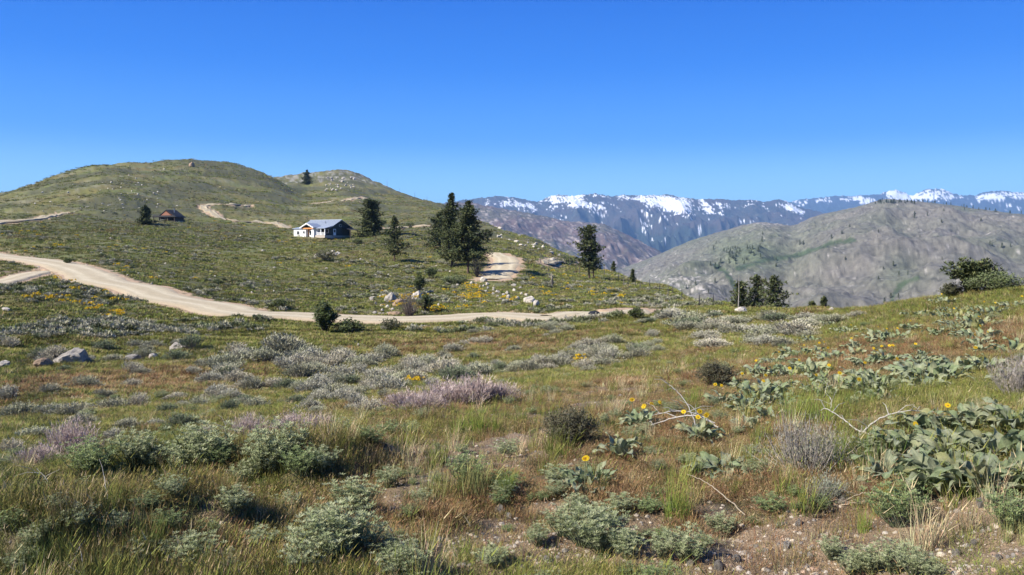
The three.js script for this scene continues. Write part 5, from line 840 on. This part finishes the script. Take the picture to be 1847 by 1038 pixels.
// low herbs and green tufts between the grasses
reseed(715);
const herbG = [lup[1][1], lup[2][1]];
for (const k of [0, 1]) stuff('low_herbs', k ? 'small green herbs between the grasses' : 'small silvery herbs between the grasses', 'herbs', herbG[k], lupMat, scatter(k ? 1000 : 800, 3.2, 26, -150, 2000, (x, z, r) => { const d = n2(x * 0.5 + 70 * k, z * 0.5) + 0.5 * n2(x * 1.9, z * 1.9 + k); if (d < R(-0.3, 0.7)) return null; const s = (0.14 + 0.34 * rnd() * rnd()) * (1 + 0.5 * sstep(8, 20, r)), b = R(0.7, 1.05); return [x, ground(x, z) - 0.01, z, R(0, 6.28), s * R(1, 1.5), s, b, b, b * 0.95]; }));
for (const k of [0, 1]) stuff('green_tufts', k ? 'upright green grass tufts scattered through the short grass' : 'arching green grass tufts scattered through the short grass', 'grass', bunchG[k], grassMat, scatter(1700, 3.2, 40, -150, 2000, (x, z, r) => { const d = n2(x * 0.35 + 30, z * 0.35 + 9 * k) + 0.5 * n2(x * 1.5, z * 1.5); if (d < R(-0.2, 0.9) || roadAt(x, z).e < 0.6) return null; const s = R(0.25, 0.75) * (1 + 0.5 * sstep(10, 40, r)), c = rnd() < 0.75 ? CG[(rnd() * 3) | 0] : CS[0], b = R(0.8, 1.15); return [x, ground(x, z), z, R(0, 6.28), s * R(1, 1.6), s, c[0] * b, c[1] * b, c[2] * b]; }));
// bunchgrass clumps that stand out
function bunch(u, v, hPx, c, label, n = 3) { const p = hit(u, v); if (!p) return; const s = hPx * -p.z / F / 0.42, g = addTop(new THREE.Group(), 'bunchgrass'); g.position.copy(p); const mt = grassMat.clone(); mt.color.setRGB(...c); for (let i = 0; i < n; i++) { const m = mesh(bunchG[i % 2], mt, 'blades', g); m.position.set(R(-0.08, 0.08) * n * s * 0.6, 0, R(-0.06, 0.06) * n * s * 0.6); m.rotation.y = R(0, 6); m.scale.setScalar(s * R(0.8, 1.1)); } return tag(shade(g), label, 'grass clump'); }
reseed(518); for (const [u, v, h] of [[60, 990, 40], [140, 960, 46], [300, 965, 44], [420, 930, 50], [350, 1020, 54], [240, 1030, 50], [470, 1000, 46], [100, 930, 36], [20, 960, 40], [440, 880, 44], [310, 900, 40], [150, 905, 40], [520, 930, 40], [40, 1036, 46], [700, 880, 36], [760, 915, 30]]) lupine(u, v, h, 'low lupine scattered through the tall grass of the bank', 'low lupines in the bank grass');
reseed(720);
const BG = [0.17, 0.23, 0.035], BP = [0.24, 0.25, 0.09], BD = [0.11, 0.15, 0.03];
bunch(1475, 770, 96, BG, 'tall bright green bunchgrass by the forked white twig', 5); bunch(1548, 738, 70, BD, 'dark green bunchgrass before the crooked white branch', 4); bunch(1545, 850, 110, BD, 'tall green bunchgrass between half-dead sagebrush and big patch', 4);
bunch(812, 915, 110, BP, 'tall pale seeding bunchgrass on the bench', 5); bunch(838, 895, 84, BP, 'pale bunchgrass mixed with a lupine', 4); bunch(915, 895, 70, BG, 'green bunchgrass right of the pale seeding clump', 3); bunch(1195, 930, 84, BG, 'fan of green bunchgrass beside dry litter', 4); bunch(300, 828, 56, BG, 'bright green bunchgrass above the shadowed bank', 5); bunch(330, 822, 50, BG, 'second bright green bunchgrass above the bank', 4); bunch(100, 850, 40, BG, 'green tuft below the dusky mauve brush', 3);
bunch(848, 782, 60, BG, 'green bunchgrass on the bench under mauve brush', 4); bunch(885, 780, 46, BG, 'lower green bunchgrass right of it under mauve brush', 4); bunch(1245, 730, 40, BG, 'green tuft on the red soil bench', 3); bunch(1330, 640, 22, BG, 'yellow green tuft in the pale sagebrush', 5); bunch(1560, 960, 60, BG, 'green tuft at the litter below tan stems', 2); bunch(850, 1010, 60, BG, 'green tuft at the stony patch', 3); bunch(270, 1000, 90, BD, 'dark tall grass clump in the bank shadow', 5); bunch(120, 1010, 90, BD, 'dark tall grass clump at the bank end', 5); bunch(1840, 980, 60, BP, 'pale grass clump by the grey green lupine', 3); bunch(1000, 690, 22, BD, 'deep green grass strip beside the sagebrush belt', 6); bunch(930, 698, 24, BD, 'deep green grass strip by the mauve brush', 6); bunch(1120, 668, 22, BD, 'green grass strip at the belt end', 6);
// yellow flowers over the slopes
{ const g = new GB(); reseed(730); for (let i = 0; i < 16; i++) { const a = R(0, 6.28), k = R(0, 0.4), x = Math.cos(a) * k, z = Math.sin(a) * k, y = R(0.25, 0.5), s = R(0.05, 0.09); for (let q = 0; q < 2; q++) { const b = R(0, 3.14), dx = Math.cos(b) * s, dz = Math.sin(b) * s; g.face([[x - dx, y - s * 0.3, z - dz], [x, y - s, z], [x + dx, y + s * 0.3, z + dz], [x, y + s, z]], [1, 1, 1]); } } for (let i = 0; i < 18; i++) g.blade(R(-0.35, 0.35), 0, R(-0.35, 0.35), R(0, 6.28), R(0.2, 0.36), 0.6, 0.06, [0.22, 0.36, 6], [0.22, 0.36, 6], 2);
  const ge = g.geo(), col = ge.attributes.color.array; for (let i = 0; i < col.length; i += 3) if (col[i + 2] > 2) { col[i] = 0.25; col[i + 1] = 0.45; col[i + 2] = 4; }
  stuff('wildflowers', 'yellow balsamroot flowers dotting the hillside above the road', 'flowers', ge, petalMat, scatter(2600, 72, 260, -40, 1120, (x, z, r) => { const d = n2(x * 0.025 + 60, z * 0.04) + 0.5 * n2(x * 0.12, z * 0.12); if (roadAt(x, z).e < 1 || d < R(0.45, 1.2)) return null; const s = R(0.7, 1.3); return [x, ground(x, z), z, R(0, 6.28), s, s, 0.66, 0.47, 0.02]; }));
  const near = []; for (const [u, v, n, sp] of [[850, 520, 14, 16], [865, 532, 10, 20], [830, 540, 8, 20], [745, 694, 6, 14], [1045, 655, 4, 8], [205, 572, 8, 16], [860, 545, 8, 20], [920, 545, 6, 18], [1090, 540, 6, 40], [990, 530, 6, 20], [720, 540, 8, 40], [170, 560, 5, 12]]) for (let i = 0; i < n; i++) { const p = hit(u + R(-sp, sp), v + R(-sp, sp) * 0.35); if (p) { const s = R(0.6, 1.1) * (p.z > -40 ? 0.5 : 1); near.push([p.x, p.y, p.z, R(0, 6), s, s, 0.72, 0.5, 0.02]); } }
  stuff('wildflower_patches', 'bright yellow flower patches by the driveway rocks and mauve brush', 'flowers', ge, petalMat, near);
}
// pebbles and stones on the bare soil
{ reseed(740); const g = new THREE.IcosahedronGeometry(1, 1), p = g.attributes.position; for (let i = 0; i < p.count; i++) { const f = 1 + 0.25 * n3(p.getX(i) * 1.3, p.getY(i) * 1.3, p.getZ(i) * 1.3); p.setXYZ(i, p.getX(i) * f, p.getY(i) * f * 0.7, p.getZ(i) * f); } g.computeVertexNormals();
  const L = scatter(60000, 2.8, 16, -150, 2000, (x, z, r) => { const s = soilAt(x, z); if (s < R(0.12, 1.25)) return null; const q = 0.003 + 0.016 * Math.pow(rnd(), 6), b = R(0.45, 1.15), t = rnd(), c = t < 0.6 ? [0.44, 0.37, 0.28] : t < 0.85 ? [0.32, 0.28, 0.235] : [0.42, 0.29, 0.20]; return [x, ground(x, z) - q * 0.15, z, R(0, 6), q, q, c[0] * b, c[1] * b, c[2] * b]; });
  stuff('gravel', 'loose pale gravel on bare soil of the bench', 'gravel', g, new THREE.MeshStandardMaterial({ roughness: 1 }), L);
  for (const [u, v, w] of [[905, 925, 22], [915, 935, 16], [960, 945, 14], [890, 905, 18], [950, 1000, 20], [985, 1010, 16], [925, 1010, 18], [900, 975, 14], [1000, 985, 12], [840, 985, 14], [790, 975, 16], [860, 870, 12], [810, 855, 12], [740, 850, 12], [880, 815, 10], [1470, 915, 22], [1500, 925, 18], [1520, 910, 20], [1440, 950, 18], [1420, 990, 22], [1380, 1000, 16], [1330, 1015, 20], [1300, 1025, 24], [1460, 1010, 16], [1760, 985, 16], [1720, 1000, 20], [1800, 1010, 16], [1770, 910, 26], [1790, 890, 20], [1700, 1020, 18], [465, 945, 14], [460, 985, 12], [440, 1010, 16], [690, 945, 14], [720, 940, 18], [705, 965, 14], [1250, 1020, 18], [1480, 802, 22], [640, 975, 12], [1120, 720, 10], [955, 725, 10], [940, 1030, 18]]) rock(u + R(-5, 5), v + R(-4, 4), w, w * 0.7, rnd() < 0.65 ? 'white' : rnd() < 0.5 ? 'tan' : 'grey', 'loose pale stone lying on the bare soil patches', 'stones on the bare soil', rockGs[(rnd() * 3) | 0], 'stone');
}
renderer.render(scene, camera);
